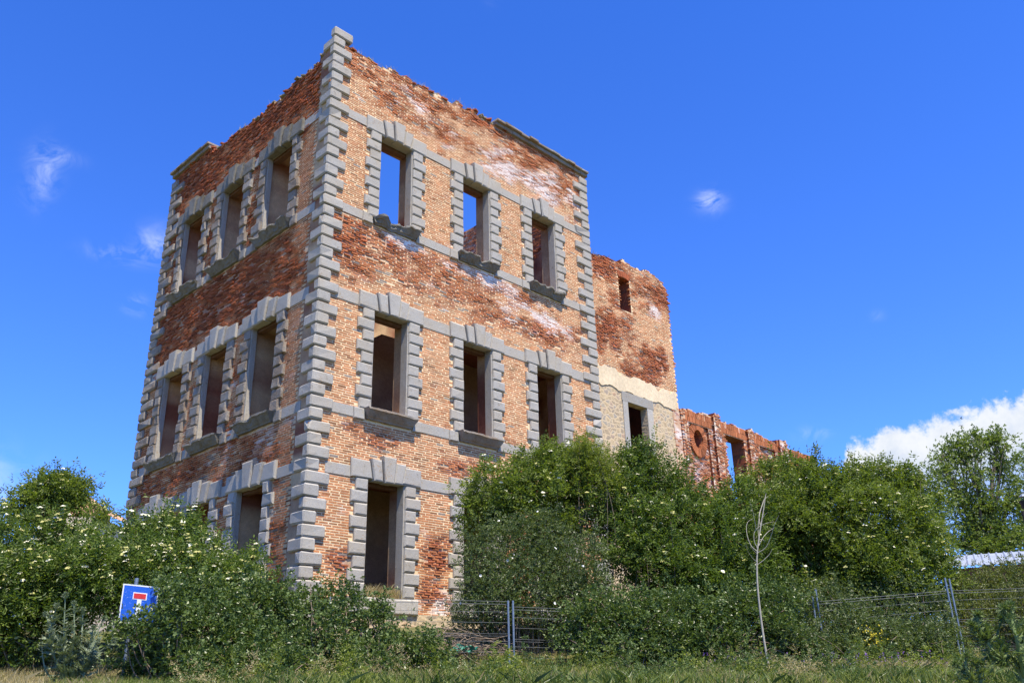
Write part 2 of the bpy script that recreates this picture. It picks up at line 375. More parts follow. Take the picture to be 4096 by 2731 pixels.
def zones_left(u, z):
    n = fbm(u*.8, z*1.6, 5, 6)-.5; n2 = fbm(u*3.0, z*7.5, 4, 7)-.5
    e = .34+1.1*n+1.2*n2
    e = e+.35*sst(z, 18.4, 19.0)+.32*sst(z, 12.15, 12.8)*(1-sst(z, 14.2, 14.5))-.25*sst(z, 8.8, 9.2)*(1-sst(z, 11.4, 11.9))
    e = e-.4*sst(u, 1.9, .9)*(1-sst(z, 17.5, 18.4))
    wh = np.clip((.20*gauss(u, z, 3, 8, 3, 1.2)+1.3*(fbm(u*1.7, z*3.2, 5, 9)-.66))*2, 0, 1)
    return np.clip(e*1.5, 0, 1), wh
def zones_wing(u, z):
    n = fbm(u*.8, z*1.0, 4, 11)-.5
    n2 = fbm(u*2.8, z*7.0, 4, 13)-.5
    e = .46+2.0*n+1.1*n2-.8*gauss(u, z, 12.6, 16.0, .8, .7)-.9*gauss(u, z, 16.4, 15.2, 1.0, .7)-1.0*gauss(u, z, 17.5, 14.4, .35, 1.6)+.5*gauss(u, z, 16.3, 13.9, .9, .6)
    wh = np.clip((.8*gauss(u, z, 16.6, 16.3, .7, .4)+1.2*(fbm(u*1.7, z*2.6, 4, 12)-.72))*2, 0, 1)
    return np.clip(e*1.6, 0, 1), wh
def zones_low(u, z):
    n = fbm(u*1.3, z*1.6, 4, 14)-.5
    return np.clip(.72+1.2*n, 0, 1), np.clip((fbm(u*2.2, z*3.0, 4, 15)-.53)*3.5, 0, 1)
def zones_inner(u, z):
    return np.clip(.35+2.2*(fbm(u*.6, z*.8, 4, 20)-.5), 0, 1), np.zeros_like(np.asarray(u, float))

def wall(mb, fr, us, zs, solid, T, zones, d0=0.0, plaster_inside=True, brown=0.0, tint=None, rec=0.0):
    """masonry body on a rectilinear grid; solid(u,z) says where it stands"""
    us = np.unique(np.round(us, 4)); zs = np.unique(np.round(zs, 4))
    uc = (us[1:]+us[:-1])/2; zc = (zs[1:]+zs[:-1])/2
    Uc, Zc = np.meshgrid(uc, zc, indexing='ij'); S = solid(Uc, Zc)
    nu, nz = S.shape
    def col(u, z, mode):
        e, wh = zones(u, z); e = e[..., None]; wh = wh[..., None]
        c = MO_CREAM*(1-e)+MO_DK*e; c = c*(1-wh)+MO_WHITE*wh
        if mode == 1:
            k = (fbm(np.asarray(u)*1.4, np.asarray(z)*1.1, 4, 22)[..., None]-.42)*3.5; k = np.clip(k+(.35 if plaster_inside is True else 0), 0, 1)
            c = PLASTER*k+(BR_DK*1.2)*(1-k)
        if mode == 2:
            k = np.clip((fbm(np.asarray(u)*5+np.asarray(z)*2, np.asarray(z)*9, 3, 23)[..., None]-.3)*2, 0, 1); c = BR_DK*.9*(1-k)+BR_RED*.8*k
        if tint is not None and mode == 0: c = c*tint
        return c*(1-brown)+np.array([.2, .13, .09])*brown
    def quads(P, U, Z, mode=0):    # P (n,4,3), U,Z (n,4)
        if len(P) == 0: return
        mb.add(P.reshape(-1, 3), np.arange(len(P)*4).reshape(-1, 4), col(U, Z, mode).reshape(-1, 3))
    I, J = np.nonzero(S)
    U = np.stack([us[I], us[I+1], us[I+1], us[I]], 1); Z = np.stack([zs[J], zs[J], zs[J+1], zs[J+1]], 1)
    quads(fr(U, d0+rec*zones(U, Z)[0]**1.5, Z), U, Z); quads(fr(U, np.full_like(U, d0+T), Z), U, Z, 1)
    P = np.pad(S, 1)
    for (di, dj) in ((-1, 0), (1, 0), (0, -1), (0, 1)):
        nb = P[1+di:1+di+nu, 1+dj:1+dj+nz]; I, J = np.nonzero(S & ~nb)
        if di:
            ue = us[I+(di > 0)]; U = np.stack([ue]*4, 1); Z = np.stack([zs[J], zs[J], zs[J+1], zs[J+1]], 1)
        else:
            ze = zs[J+(dj > 0)]; U = np.stack([us[I], us[I], us[I+1], us[I+1]], 1); Z = np.stack([ze]*4, 1)
        if di: D = np.tile([d0, d0+T, d0+T, d0], (len(I), 1)).astype(float)
        else: D = np.tile([d0, d0+T, d0+T, d0], (len(I), 1)).astype(float)
        quads(fr(U, D, Z), U, Z, 1 if plaster_inside else 2)
def bricks(mb, fr, u0, u1, z0, z1, ok, zones, d0=0.0, ch=.066, L=.275, pro=(.004, .030), miss=.10, seed=1, dfun=None, tint=None):
    g = np.random.default_rng(seed); rows = []
    nz = int((z1-z0)/ch)
    for j in range(nz):
        off = g.random()*.1+(.14 if j % 2 else 0); u = np.arange(u0-off, u1, L)
        rows.append(np.stack([u+L/2, np.full_like(u, z0+(j+.5)*ch)], 1))
    P = np.concatenate(rows); u, z = P[:, 0]+g.normal(0, .008, len(P)), P[:, 1]
    k = (u > u0) & (u < u1) & ok(u, z); u, z = u[k], z[k]
    e, wh = zones(u, z); n = len(u); r = g.random(n)
    k = g.random(n) > miss*e*e; u, z, e, wh, r = u[k], z[k], e[k], wh[k], r[k]; n = len(u)
    p = pro[0]+e*(g.random(n)**1.3*pro[1]-.030*(g.random(n) < .35)*g.random(n))
    hl = (L-.016-.02*g.random(n)-.04*e*g.random(n))/2; hh = (ch*.61+.005*g.normal(0, 1, n)-.004*e)/2
    zz = z+g.normal(0, .003, n)+e*g.normal(0, .004, n)
    d = np.full(n, d0) if dfun is None else dfun(u, z)
    tilt = e*g.normal(0, .012, n)
    V = np.empty((n, 8, 3))
    for q, (a, b, c) in enumerate(((-1, -1, -1), (1, -1, -1), (1, 1, -1), (-1, 1, -1), (-1, -1, 1), (1, -1, 1), (1, 1, 1), (-1, 1, 1))):
        dd = d-p*(1+.25*a*e*(g.random(n)-.5)) if b < 0 else d+.09
        V[:, q] = fr(u+a*hl*(1-.05*e*g.random(n)), dd, zz+c*hh+a*tilt*.5)
    t = g.random(n)[:, None]; E = e[:, None]
    E = np.clip(.12+.62*E+.30*(g.random((n, 1))-.5)*(E > .02), 0, 1); c = BR_TAN*(1-E)+BR_RED*E
    dk = (g.random(n) < .10+.16*e)[:, None]; c = np.where(dk, c*(.45+.3*t), c*(.78+.42*t))
    gr = (g.random(n) < .035*(1-e))[:, None]; c = np.where(gr, BR_GREY, c)
    ww = (np.clip(wh*1.5*g.random(n)-.12, 0, .9))[:, None]; c = c*(1-ww)+np.array([.74, .62, .54])*ww
    if tint is not None: c = c*tint
    F = (np.arange(n)[:, None, None]*8+BOXF[:, ::-1][[2, 0, 1, 3, 5]][None]).reshape(-1, 4)
    mb.add(V.reshape(-1, 3), F, np.repeat(c, 8, 0))
def inset(poly, c):
    P = np.asarray(poly, float); n = len(P); out = []
    ar = sum(P[i][0]*P[(i+1) % n][1]-P[(i+1) % n][0]*P[i][1] for i in range(n)); sgn = 1 if ar > 0 else -1
    for i in range(n):
        a, b, d = P[i-1], P[i], P[(i+1) % n]
        e1 = (b-a)/np.linalg.norm(b-a); e2 = (d-b)/np.linalg.norm(d-b)
        n1 = sgn*np.array([-e1[1], e1[0]]); n2 = sgn*np.array([-e2[1], e2[0]])
        k = n1+n2; k = k/np.dot(k, k)*2
        out.append(b+c*k)
    return np.array(out)
def prism(mb, fr, poly, p, back, c, jit=.004, g=rng):
    P = np.asarray(poly, float); n = len(P); Q = inset(P, c*.45); W = inset(P, c)
    rings = [(P, back), (P, -p+c), (Q, -p+c*.3), (W, -p)]
    V = []
    for (q, d) in rings:
        j = 0 if d == back else jit
        V.append(fr(q[:, 0]+g.normal(0, 1, n)*j, np.full(n, d)+g.normal(0, 1, n)*j*.6, q[:, 1]+g.normal(0, 1, n)*j))
    V = np.concatenate(V); F = []
    for k in range(3):
        for i in range(n): F.append([k*n+i, k*n+(i+1) % n, (k+1)*n+(i+1) % n, (k+1)*n+i])
    # one island: side quads and the front cap share their vertices
    b0 = mb.n; mb.add(V, F); cap = [[3*n+i for i in range(n)]]
    mb.f.append(np.array(cap)+b0); mb.mi.append(np.zeros(1, int))
def cbox(mb, a, b, c=.045, jit=.005, g=rng):
    """box with chamfered edges, as one island"""
    a = np.array(a, float); b = np.array(b, float); V = []; key = {}
    for sx in (0, 1):
        for sy in (0, 1):
            for sz in (0, 1):
                s = np.array([sx, sy, sz]); cor = np.where(s == 1, b, a); inn = np.where(s == 1, -c, c)
                for ax in range(3):
                    q = cor+inn; q[ax] = cor[ax]; key[(sx, sy, sz, ax)] = len(V); V.append(q+g.normal(0, jit, 3))
    F4 = []; F3 = []
    K = lambda x, y, z, a: key[(x, y, z, a)]
    for s in (0, 1):
        F4.append([K(s, 0, 0, 0), K(s, 1, 0, 0), K(s, 1, 1, 0), K(s, 0, 1, 0)])
        F4.append([K(0, s, 0, 1), K(1, s, 0, 1), K(1, s, 1, 1), K(0, s, 1, 1)])
        F4.append([K(0, 0, s, 2), K(1, 0, s, 2), K(1, 1, s, 2), K(0, 1, s, 2)])
    for i in (0, 1):
        for j in (0, 1):
            F4.append([K(i, j, 0, 0), K(i, j, 1, 0), K(i, j, 1, 1), K(i, j, 0, 1)])
            F4.append([K(i, 0, j, 0), K(i, 1, j, 0), K(i, 1, j, 2), K(i, 0, j, 2)])
            F4.append([K(0, i, j, 1), K(1, i, j, 1), K(1, i, j, 2), K(0, i, j, 2)])
            for k in (0, 1): F3.append([K(i, j, k, 0), K(i, j, k, 1), K(i, j, k, 2)])
    b0 = mb.n; mb.add(V, F4); mb.f.append(np.array(F3)+b0); mb.mi.append(np.zeros(len(F3), int))

ruin = empty('ruined_building', (0, 0, 3.0), 'tall roofless brick ruin with grey granite quoins and three storeys of empty windows', 'ruined building')
def top_right(u):
    z = np.interp(u, [0, .35, .6, 3.5, 6.6, 6.75, 11.9], [20.2, 20.25, 20.2, 20.36, 20.55, 20.5, 20.5])
    return np.where(np.asarray(u) < 6.75, z+(np.round((fbm(np.asarray(u)*3.1, np.asarray(u)*0+3, 4)-.5)*7)*.066), z)
def top_left(u):
    z = np.interp(u, [0, .5, 1.2, 3.2, 5, 7.6, 7.75, 10.7], [20.3, 20.15, 19.98, 19.78, 19.9, 19.92, 20.22, 20.25])
    return np.where(np.asarray(u) < 7.75, z+(np.round((fbm(np.asarray(u)*2.7, np.asarray(u)*0+8, 4)-.5)*7)*.066), z)
def facade(cols, end, topf, zones, fr, seed, name, u_start):
    def solid(u, z):
        s = z < topf(np.round(u/.12)*.12)
        for (a, b) in cols:
            for (t, k) in FL: s &= ~((u > a-.09) & (u < b+.09) & (z > LV[k]-.02) & (z < LV[t]+.02))
        return s
    us = np.concatenate([np.arange(u_start, end, .12), [end]]+[[a-.09, b+.09] for a, b in cols])
    zs = np.concatenate([np.arange(BASEZ, 19.3, .2), np.arange(19.32, 21, .066)]+[[LV[k]-.02, LV[t]+.02] for t, k in FL])
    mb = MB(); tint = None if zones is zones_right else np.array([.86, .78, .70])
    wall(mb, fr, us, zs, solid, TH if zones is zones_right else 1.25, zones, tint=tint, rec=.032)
    def ok(u, z):
        s = z < topf(np.round(u/.12)*.12)-.02
        for (a, b) in cols:
            for (t, k) in FL:
                s &= ~((u > a-.42) & (u < b+.42) & (z > LV[k]) & (z < LV[t]+.45))
                s &= ~((u > a-.16) & (u < b+.16) & (z > LV[k]-.35) & (z < LV[t]+.05))
        return s
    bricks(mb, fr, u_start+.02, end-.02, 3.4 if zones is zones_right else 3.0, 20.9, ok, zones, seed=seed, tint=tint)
    # loose broken bricks along the crest
    g = np.random.default_rng(seed+5)
    for q in range(150):
        u = g.uniform(.5, end-.3); z = float(topf(np.round(u/.12)*.12)); a = g.uniform(.06, .14); d = g.uniform(-.05, TH-.2)
        c = (BR_RED*.8 if g.random() < .5 else np.array([.26, .22, .15]))*g.uniform(.7, 1.2)
        V = np.array([[sx*a, sy*.09, sz*.025] for sx in (-1, 1) for sy in (-1, 1) for sz in (-1, 1)])
        an = g.normal(0, .35); V = np.c_[V[:, 0]*math.cos(an)-V[:, 1]*math.sin(an), V[:, 0]*math.sin(an)+V[:, 1]*math.cos(an), V[:, 2]+V[:, 0]*g.normal(0, .2)]
        mb.add(fr(u+V[:, 0], d+V[:, 1]+.05, z+.02+V[:, 2]), [[0, 1, 3, 2], [4, 6, 7, 5], [0, 4, 5, 1], [2, 3, 7, 6], [0, 2, 6, 4], [1, 5, 7, 3]], c)
    return mb.build(name, masonry, ruin, color=True)
facade(RX, XE, top_right, zones_right, fr_right, 31, 'facade_wall', 0.0)
tag(facade(LY, YE, top_left, zones_left, fr_left, 41, 'side_wall', TH), 'shaded brick side wall facing left')
def inner_walls():
    mb = MB(); fr = lambda u, d, z: np.stack(np.broadcast_arrays(u, YE-d, z), -1)
    tp = lambda u: 19.6+1.0*(fbm(u*1.2, u*0+2, 4)-.5)
    def sol(u, z): return z < tp(u)
    wall(mb, fr, np.arange(TH, XE+.01, .2), np.arange(BASEZ, 21, .2), sol, TH, zones_inner); mb.build('rear_wall', masonry, ruin, color=True)
    mb = MB(); fr = lambda u, d, z: np.stack(np.broadcast_arrays(XE-d, u, z), -1)
    tp = lambda u: 20.35+.5*(fbm(u*1.6, u*0+5, 4)-.5)
    wall(mb, fr, np.arange(TH, YE-TH+.02, .16), np.arange(BASEZ, 21, .1), lambda u, z: z < tp(u), TH, zones_inner)
    fb = lambda u, d, z: np.stack(np.broadcast_arrays(XE-TH+d, u, z), -1)
    bricks(mb, fb, TH, YE-TH, 17.5, 20.6, lambda u, z: z < tp(u)-.03, zones_low, seed=77, d0=-.002)
    mb.build('end_wall', masonry, ruin, color=True)
    mb = MB(); fr = lambda u, d, z: np.stack(np.broadcast_arrays(u, 2.75+d, z), -1)
    tp = lambda u: np.interp(u, [.7, 5.2, 6.0, 11.2], [12.1, 12.55, 14.2, 14.5])+.5*(fbm(u*2.0, u*0+7, 4)-.5)
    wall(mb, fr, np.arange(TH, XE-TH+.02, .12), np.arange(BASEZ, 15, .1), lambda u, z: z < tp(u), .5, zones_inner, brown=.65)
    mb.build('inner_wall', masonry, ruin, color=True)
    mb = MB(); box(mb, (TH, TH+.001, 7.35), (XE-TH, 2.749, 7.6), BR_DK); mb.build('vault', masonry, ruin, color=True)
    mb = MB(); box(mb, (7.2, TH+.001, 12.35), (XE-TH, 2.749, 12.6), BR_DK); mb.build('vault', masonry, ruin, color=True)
inner_walls()
# quoins: rows of H, long and short blocks in turn
def qz(i): return 14.6+(18-i)*H
def quoins():
    """three corners, each a stack of long and short blocks in turn"""
    p = .09; g2 = np.random.default_rng(88)
    for k in range(3):
        st = bpy.data.objects.new('corner_quoins', None); COL.objects.link(st); st.parent = ruin; st.matrix_parent_inverse = Matrix.Translation(-Vector(ruin.location))
        for i in range((0, 1, 2)[k], 54):
            z0, z1 = qz(i)-H/2+.011+rng.normal(0, .004), qz(i)+H/2-.011; ev = i % 2 == 0; mb = MB(); q = p+rng.normal(0, .008)
            if k == 0: cbox(mb, (-q, -q, z0), ((.58 if ev else .31)+rng.normal(0, .015), (.17 if ev else .54)+rng.normal(0, .014), z1), .038, .005)
            elif k == 1: cbox(mb, (XE-(.84 if ev else .44)-rng.normal(0, .02), -q, z0), (XE+rng.normal(0, .012), .55, z1), .038)
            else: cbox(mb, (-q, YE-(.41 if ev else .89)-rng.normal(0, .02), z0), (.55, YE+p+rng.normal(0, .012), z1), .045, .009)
            if g2.random() < .12:
                V = mb.v[0]; j = int(np.argmin(np.abs(V-np.array([V[:, 0].min(), V[:, 1].min(), V[:, 2].min() if g2.random() < .6 else V[:, 2].max()])).sum(1))); ds = np.linalg.norm(V-V[j], axis=1); kk = ds < .10; V[kk] += (V.mean(0)-V[kk])*np.array([.28, .28, .12])*g2.uniform(.3, .7)
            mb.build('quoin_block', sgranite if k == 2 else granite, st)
quoins()
def bands():
    for cols, end, fr, s in ((RX, XE, fr_right, .5), (LY, YE, fr_left, .5)):
        for a, b in (('T3', 'B3'), ('S3', 'U3'), ('T2', 'B2'), ('S2', 'U2'), ('T1', 'B1')):
            edges = [s]
            for (x0, x1) in cols: edges += [x0-.55, x1+.55]
            edges.append(end-.42)
            for q in range(0, len(edges), 2):
                u0, u1 = edges[q], edges[q+1]
                if u1-u0 < .05: continue
                k = max(1, round((u1-u0)/1.3))
                for m in range(k):
                    a0 = u0+(u1-u0)*m/k; a1 = u0+(u1-u0)*(m+1)/k-.008
                    mb = MB(); prism(mb, fr, [(a0, LV[b]), (a1, LV[b]), (a1, LV[a]), (a0, LV[a])], .022, .1, .008, .002)
                    mb.build('string_course', granite, ruin)
bands()
def sill(u0, u1, zt, fr, broken, par, g, proj=.30):
    prof = [(.12, 0), (-proj, 0), (-proj-.005, -.055), (-proj+.03, -.075), (-proj+.08, -.13), (-proj+.15, -.21), (-.10, -.25), (-.085, -.285), (.12, -.285)]
    n = 22; ts = np.linspace(0, 1, n); V = []
    ph = g.random()*50
    for i, t in enumerate(ts):
        bk = broken*np.clip((fbm(t*5+ph, ph, 4)-.42)*2.2, 0, .8)
        for (d, z) in prof:
            tp = .12*(z/-.285)
            u = u0+tp+(u1-u0-2*tp)*t
            dd = d if d > 0 else d*(1-bk*(.9 if z > -.2 else .45))
            zz = z-bk*.10*(1 if z > -.1 else .3)+(.012+.05*broken)*(vnoise(t*17+ph, z*30)-.5)
            V.append(fr(np.array(u+broken*.02*g.normal()), np.array(dd-(.01+.03*broken)*(vnoise(t*14+ph, z*9+4)-.5)*(d < 0)), np.array(zt+zz)))
    V = np.array(V).reshape(-1, 3); m = len(prof); F = []
    for i in range(n-1):
        for j in range(m): F.append([i*m+j, i*m+(j+1) % m, (i+1)*m+(j+1) % m, (i+1)*m+j])
    mb = MB(); mb.add(V, F); mb.add(V[:m], [list(range(m))]); mb.add(V[-m:], [list(range(m))[::-1]])
    return mb.build('sill', wgranite if broken > .3 else sgranite, par)
def window(a, b, zt, zb, fr, left, floor, ground=False, lintel_only=False):
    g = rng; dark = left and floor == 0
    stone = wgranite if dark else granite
    mb = MB(); dp = .14 if left else .26; e = .04
    def lin(u0, u1, z0, z1):
        P = [fr(np.array(u), np.array(d), np.array(z)) for u in (u0, u1) for d in (-.022, dp) for z in (z0, z1)]
        mb.add(np.array(P), [[0, 1, 3, 2], [4, 6, 7, 5], [0, 4, 5, 1], [2, 3, 7, 6], [0, 2, 6, 4], [1, 5, 7, 3]])
    lin(a-.12, a, zb-.04, zt); lin(b, b+.12, zb-.04, zt); lin(a-.12, b+.12, zt+.001, zt+.12)
    wn = mb.build('window_surround', granite, ruin)
    mb = MB(); P = [fr(np.array(u), np.array(d), np.array(z)) for u in (a-.02, b+.02) for d in (dp+.02, dp+.2) for z in (zt-.10, zt+.03)]
    mb.add(np.array(P), [[0, 1, 3, 2], [4, 6, 7, 5], [0, 4, 5, 1], [2, 3, 7, 6], [0, 2, 6, 4], [1, 5, 7, 3]]); mb.build('timber_beam', brown_wood, wn)
    # jambs: nine blocks, short and long in turn
    for sgn, edge in ((-1, a-e*.5), (1, b+e)):
        for k in range(9):
            mb = MB(); z1 = zt-k*H-.009; z0 = zt-(k+1)*H+.009
            ln = (.43 if k % 2 == 0 else .57)+g.normal(0, .012)
            if left and g.random() < .12: ln *= .75
            u0, u1 = sorted((edge, edge+sgn*(ln-e)))
            prism(mb, fr, [(u0, z0), (u1, z0), (u1, z1), (u0, z1)], .085+g.normal(0, .008)*(2 if left else 1), .08, .04, .010 if left else .004)
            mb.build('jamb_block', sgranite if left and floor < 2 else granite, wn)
    c = (a+b)/2; wd = b-a; top = zt+.48; bot = zt-.015
    xs_b = [c-.40*wd, c-.135*wd, c+.135*wd, c+.40*wd]; xs_t = [c-.53*wd*.92, c-.185*wd, c+.185*wd, c+.53*wd*.92]
    for poly in ([(a-.57, bot), (xs_b[0]-.006, bot), (xs_t[0]-.006, top), (a-.57, top)], [(xs_b[3]+.006, bot), (b+.57, bot), (b+.57, top), (xs_t[3]+.006, top)]):
        mb = MB(); prism(mb, fr, poly, .10, .08, .045, .006); mb.build('lintel', stone, wn)
    for q in range(3):
        up = .19 if q == 1 else .055; dn = .05 if q == 1 else .03
        if q == 1: up += g.normal(0, .012)
        mb = MB(); s = (top+up-bot)/(top-bot)
        poly = [(xs_b[q]+.011, bot-dn), (xs_b[q+1]-.011, bot-dn), (xs_b[q+1]+(xs_t[q+1]-xs_b[q+1])*s-.011, top+up), (xs_b[q]+(xs_t[q]-xs_b[q])*s+.011, top+up)]
        prism(mb, fr, poly, .20 if q == 1 else .155, .08, .04, .006); mb.build('keystone', stone, wn)
    if ground:
        mb = MB(); prism(mb, fr, [(a-.5, zb-.42), (c-.005, zb-.42), (c-.005, zb-.03), (a-.5, zb-.03)], .13, .3, .04); prism(mb, fr, [(c+.005, zb-.42), (b+.52, zb-.42), (b+.52, zb-.03), (c+.005, zb-.03)], .13, .3, .04)
        mb.build('sill', granite, wn)
    else:
        sill(a-.26, b+.30, zb+.0, fr, (.9 if floor == 0 else (.45 if left else .12)), wn, g)
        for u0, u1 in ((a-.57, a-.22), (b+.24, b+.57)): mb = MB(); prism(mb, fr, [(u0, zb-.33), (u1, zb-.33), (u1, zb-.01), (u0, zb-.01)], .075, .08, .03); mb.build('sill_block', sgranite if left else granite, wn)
for fi, (t, k) in enumerate(FL):
    for (a, b) in RX: window(a, b, LV[t], LV[k], fr_right, False, fi, fi == 2)
    for (a, b) in LY: window(a, b, LV[t], LV[k], fr_left, True, fi, fi == 2)
def cornice(u0, u1, z0, fr, over):
    mb = MB(); n = int((u1-u0)/.42)
    for i in range(n):
        a = u0+(u1-u0)*i/n; b = u0+(u1-u0)*(i+1)/n-.012; dz = rng.normal(0, .012)
        prism(mb, fr, [(a, z0), (b, z0), (b, z0+.15), (a, z0+.15)], .10, .5, .02, .008)
        prism(mb, fr, [(a-.02, z0+.152+dz), (b+.01, z0+.152+dz), (b+.01, z0+.23+dz), (a-.02, z0+.23+dz)], over+rng.normal(0, .02), .6, .015, .010)
    return mb.build('cornice', sgranite, ruin)
cornice(6.78, XE+.05, 20.5, fr_right, .20); cornice(7.85, YE+.12, 20.24, fr_left, .20)
# rubble footing under the brickwork
mb = MB(); box(mb, (.4, -.05, 2.0), (11.7, .12, 3.55)); mb.build('footing', rubble, ruin)

# ------------------------------------------------------------------ wing and low wall
wing = empty('brick_wing', (15, .5, 3.1), 'lower brick wing with rubble stone base and stone framed window, joined to tall ruin', 'ruined wing')
def make_wing():
    X0, X1, Y0, T = XE+.01, 17.72, .5, .6
    fr = lambda u, d, z: np.stack(np.broadcast_arrays(u, Y0+d, z), -1)
    tp = lambda u: np.interp(u, [11.8, 13, 14.6, 16.4, 17.3, 17.75], [17.55, 17.7, 17.9, 18.05, 17.98, 17.5])+np.round((fbm(u*2.4, u*0+4, 4)-.5)*6)*.06
    hole = lambda u, z: ((u > 14.18) & (u < 14.92) & (z > 15.7) & (z < 17.18)) | ((u > 14.17) & (u < 15.40) & (z < 11.78) & (z > 8.4))
    edge = lambda z: 17.62+.16*(fbm(z*1.6, z*0+3, 4)-.5)+.10*sst(z, 13.3, 11)+.05*np.sin(z*30)
    so = lambda u, z: (z < tp(np.round(u/.12)*.12)) & ~hole(u, z) & (u < edge(z))
    us = np.concatenate([np.arange(X0, X1+.1, .08), [14.18, 14.92, 14.17, 15.40]]); zs = np.concatenate([np.arange(12.24, 18.6, .066), [8.4, 11.78, 15.7, 17.18]])
    mb = MB(); wall(mb, fr, us, zs[zs >= 12.2], lambda u, z: so(u, z) & (z > 12.24), T, zones_wing, plaster_inside=False, rec=.028)
    bricks(mb, fr, X0, 17.8, 12.9, 18.4, lambda u, z: so(u, z) & (z < tp(u)-.02), zones_wing, seed=51, pro=(.004, .026))
    bricks(mb, fr, 17.2, 17.75, 4, 12.3, lambda u, z: (z < 12.3), zones_low, seed=52)
    wall(mb, fr, np.arange(17.2, 17.8, .1), np.arange(3, 12.3, .1), lambda u, z: (u < 17.72), T, zones_low, d0=-.015, plaster_inside=False)
    # brick arch over the little opening
    for q in range(9):
        u = 14.22+.70*q/8; an = (q-4)*.09; V = []
        for a, b in ((-1, -1), (1, -1), (1, 1), (-1, 1)):
            for d in (-.02, .2): V.append([u+a*.03+an*(b*.12), Y0+d, 17.33+b*.13-abs(q-4)*.012])
        mb.add(V, [[0, 2, 4, 6], [0, 1, 3, 2], [2, 3, 5, 4], [4, 5, 7, 6], [6, 7, 1, 0]], BR_RED*random.uniform(.7, 1.2))
    w1 = mb.build('wall', masonry, wing, color=True)
    mb = MB(); so2 = lambda u, z: ~hole(u, z) & (z < 12.24)
    us2 = np.unique(np.r_[X0, 14.17, 15.40, 17.2]); 
    for (a, b, z0, z1) in ((X0, 14.17, 2.2, 12.24), (15.40, 17.2, 2.2, 12.24), (14.17, 15.40, 11.78, 12.24), (14.17, 15.40, 2.2, 8.4)): box(mb, (a, Y0, z0), (b-.001, Y0+.30, z1-.001))
    tag(mb.build('rubble_base', rubble, wing), 'rubble stone lower wall with cream pointing')
    mb = MB(); P = [(X0, 12.22), (17.35, 12.18)]
    g = np.random.default_rng(5); n = 120; us = np.linspace(X0, 17.45, n)
    lo = 12.17+.22*(fbm(us*3.0, us*0+2, 4)-.5); hi = 12.92+.42*(fbm(us*3.4, us*0+9, 4)-.5)-.02*(us-12)
    V = np.concatenate([np.c_[us, np.full(n, Y0-.03), lo], np.c_[us, np.full(n, Y0-.03), hi], np.c_[us, np.full(n, Y0+.02), lo], np.c_[us, np.full(n, Y0+.02), hi]])
    F = [[i, i+1, n+i+1, n+i] for i in range(n-1)]+[[n+i, n+i+1, 3*n+i+1, 3*n+i] for i in range(n-1)]+[[i, i+1, 2*n+i+1, 2*n+i] for i in range(n-1)]
    mb.add(V, F, np.array([.70, .56, .36])); mb.build('plaster_strip', masonry, wing, color=True)
    mb = MB()
    for poly in ([(13.86, 8.2), (14.17, 8.2), (14.17, 11.78), (13.86, 11.78)], [(15.40, 8.2), (15.78, 8.2), (15.78, 11.78), (15.40, 11.78)], [(13.82, 11.785), (15.84, 11.785), (15.84, 12.16), (13.82, 12.16)]):
        prism(mb, fr, poly, .035, .28, .01, .003)
    mb.build('window_frame', granite, wing)
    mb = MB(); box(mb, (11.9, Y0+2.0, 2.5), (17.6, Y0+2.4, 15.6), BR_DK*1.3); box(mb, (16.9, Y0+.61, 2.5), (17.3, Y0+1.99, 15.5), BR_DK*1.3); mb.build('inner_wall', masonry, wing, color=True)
make_wing()
low = empty('low_brick_wall', (23, .7, 3.1), 'low ruined brick wall with round opening, doorway gap and pilasters beside the wing', 'ruined wall')
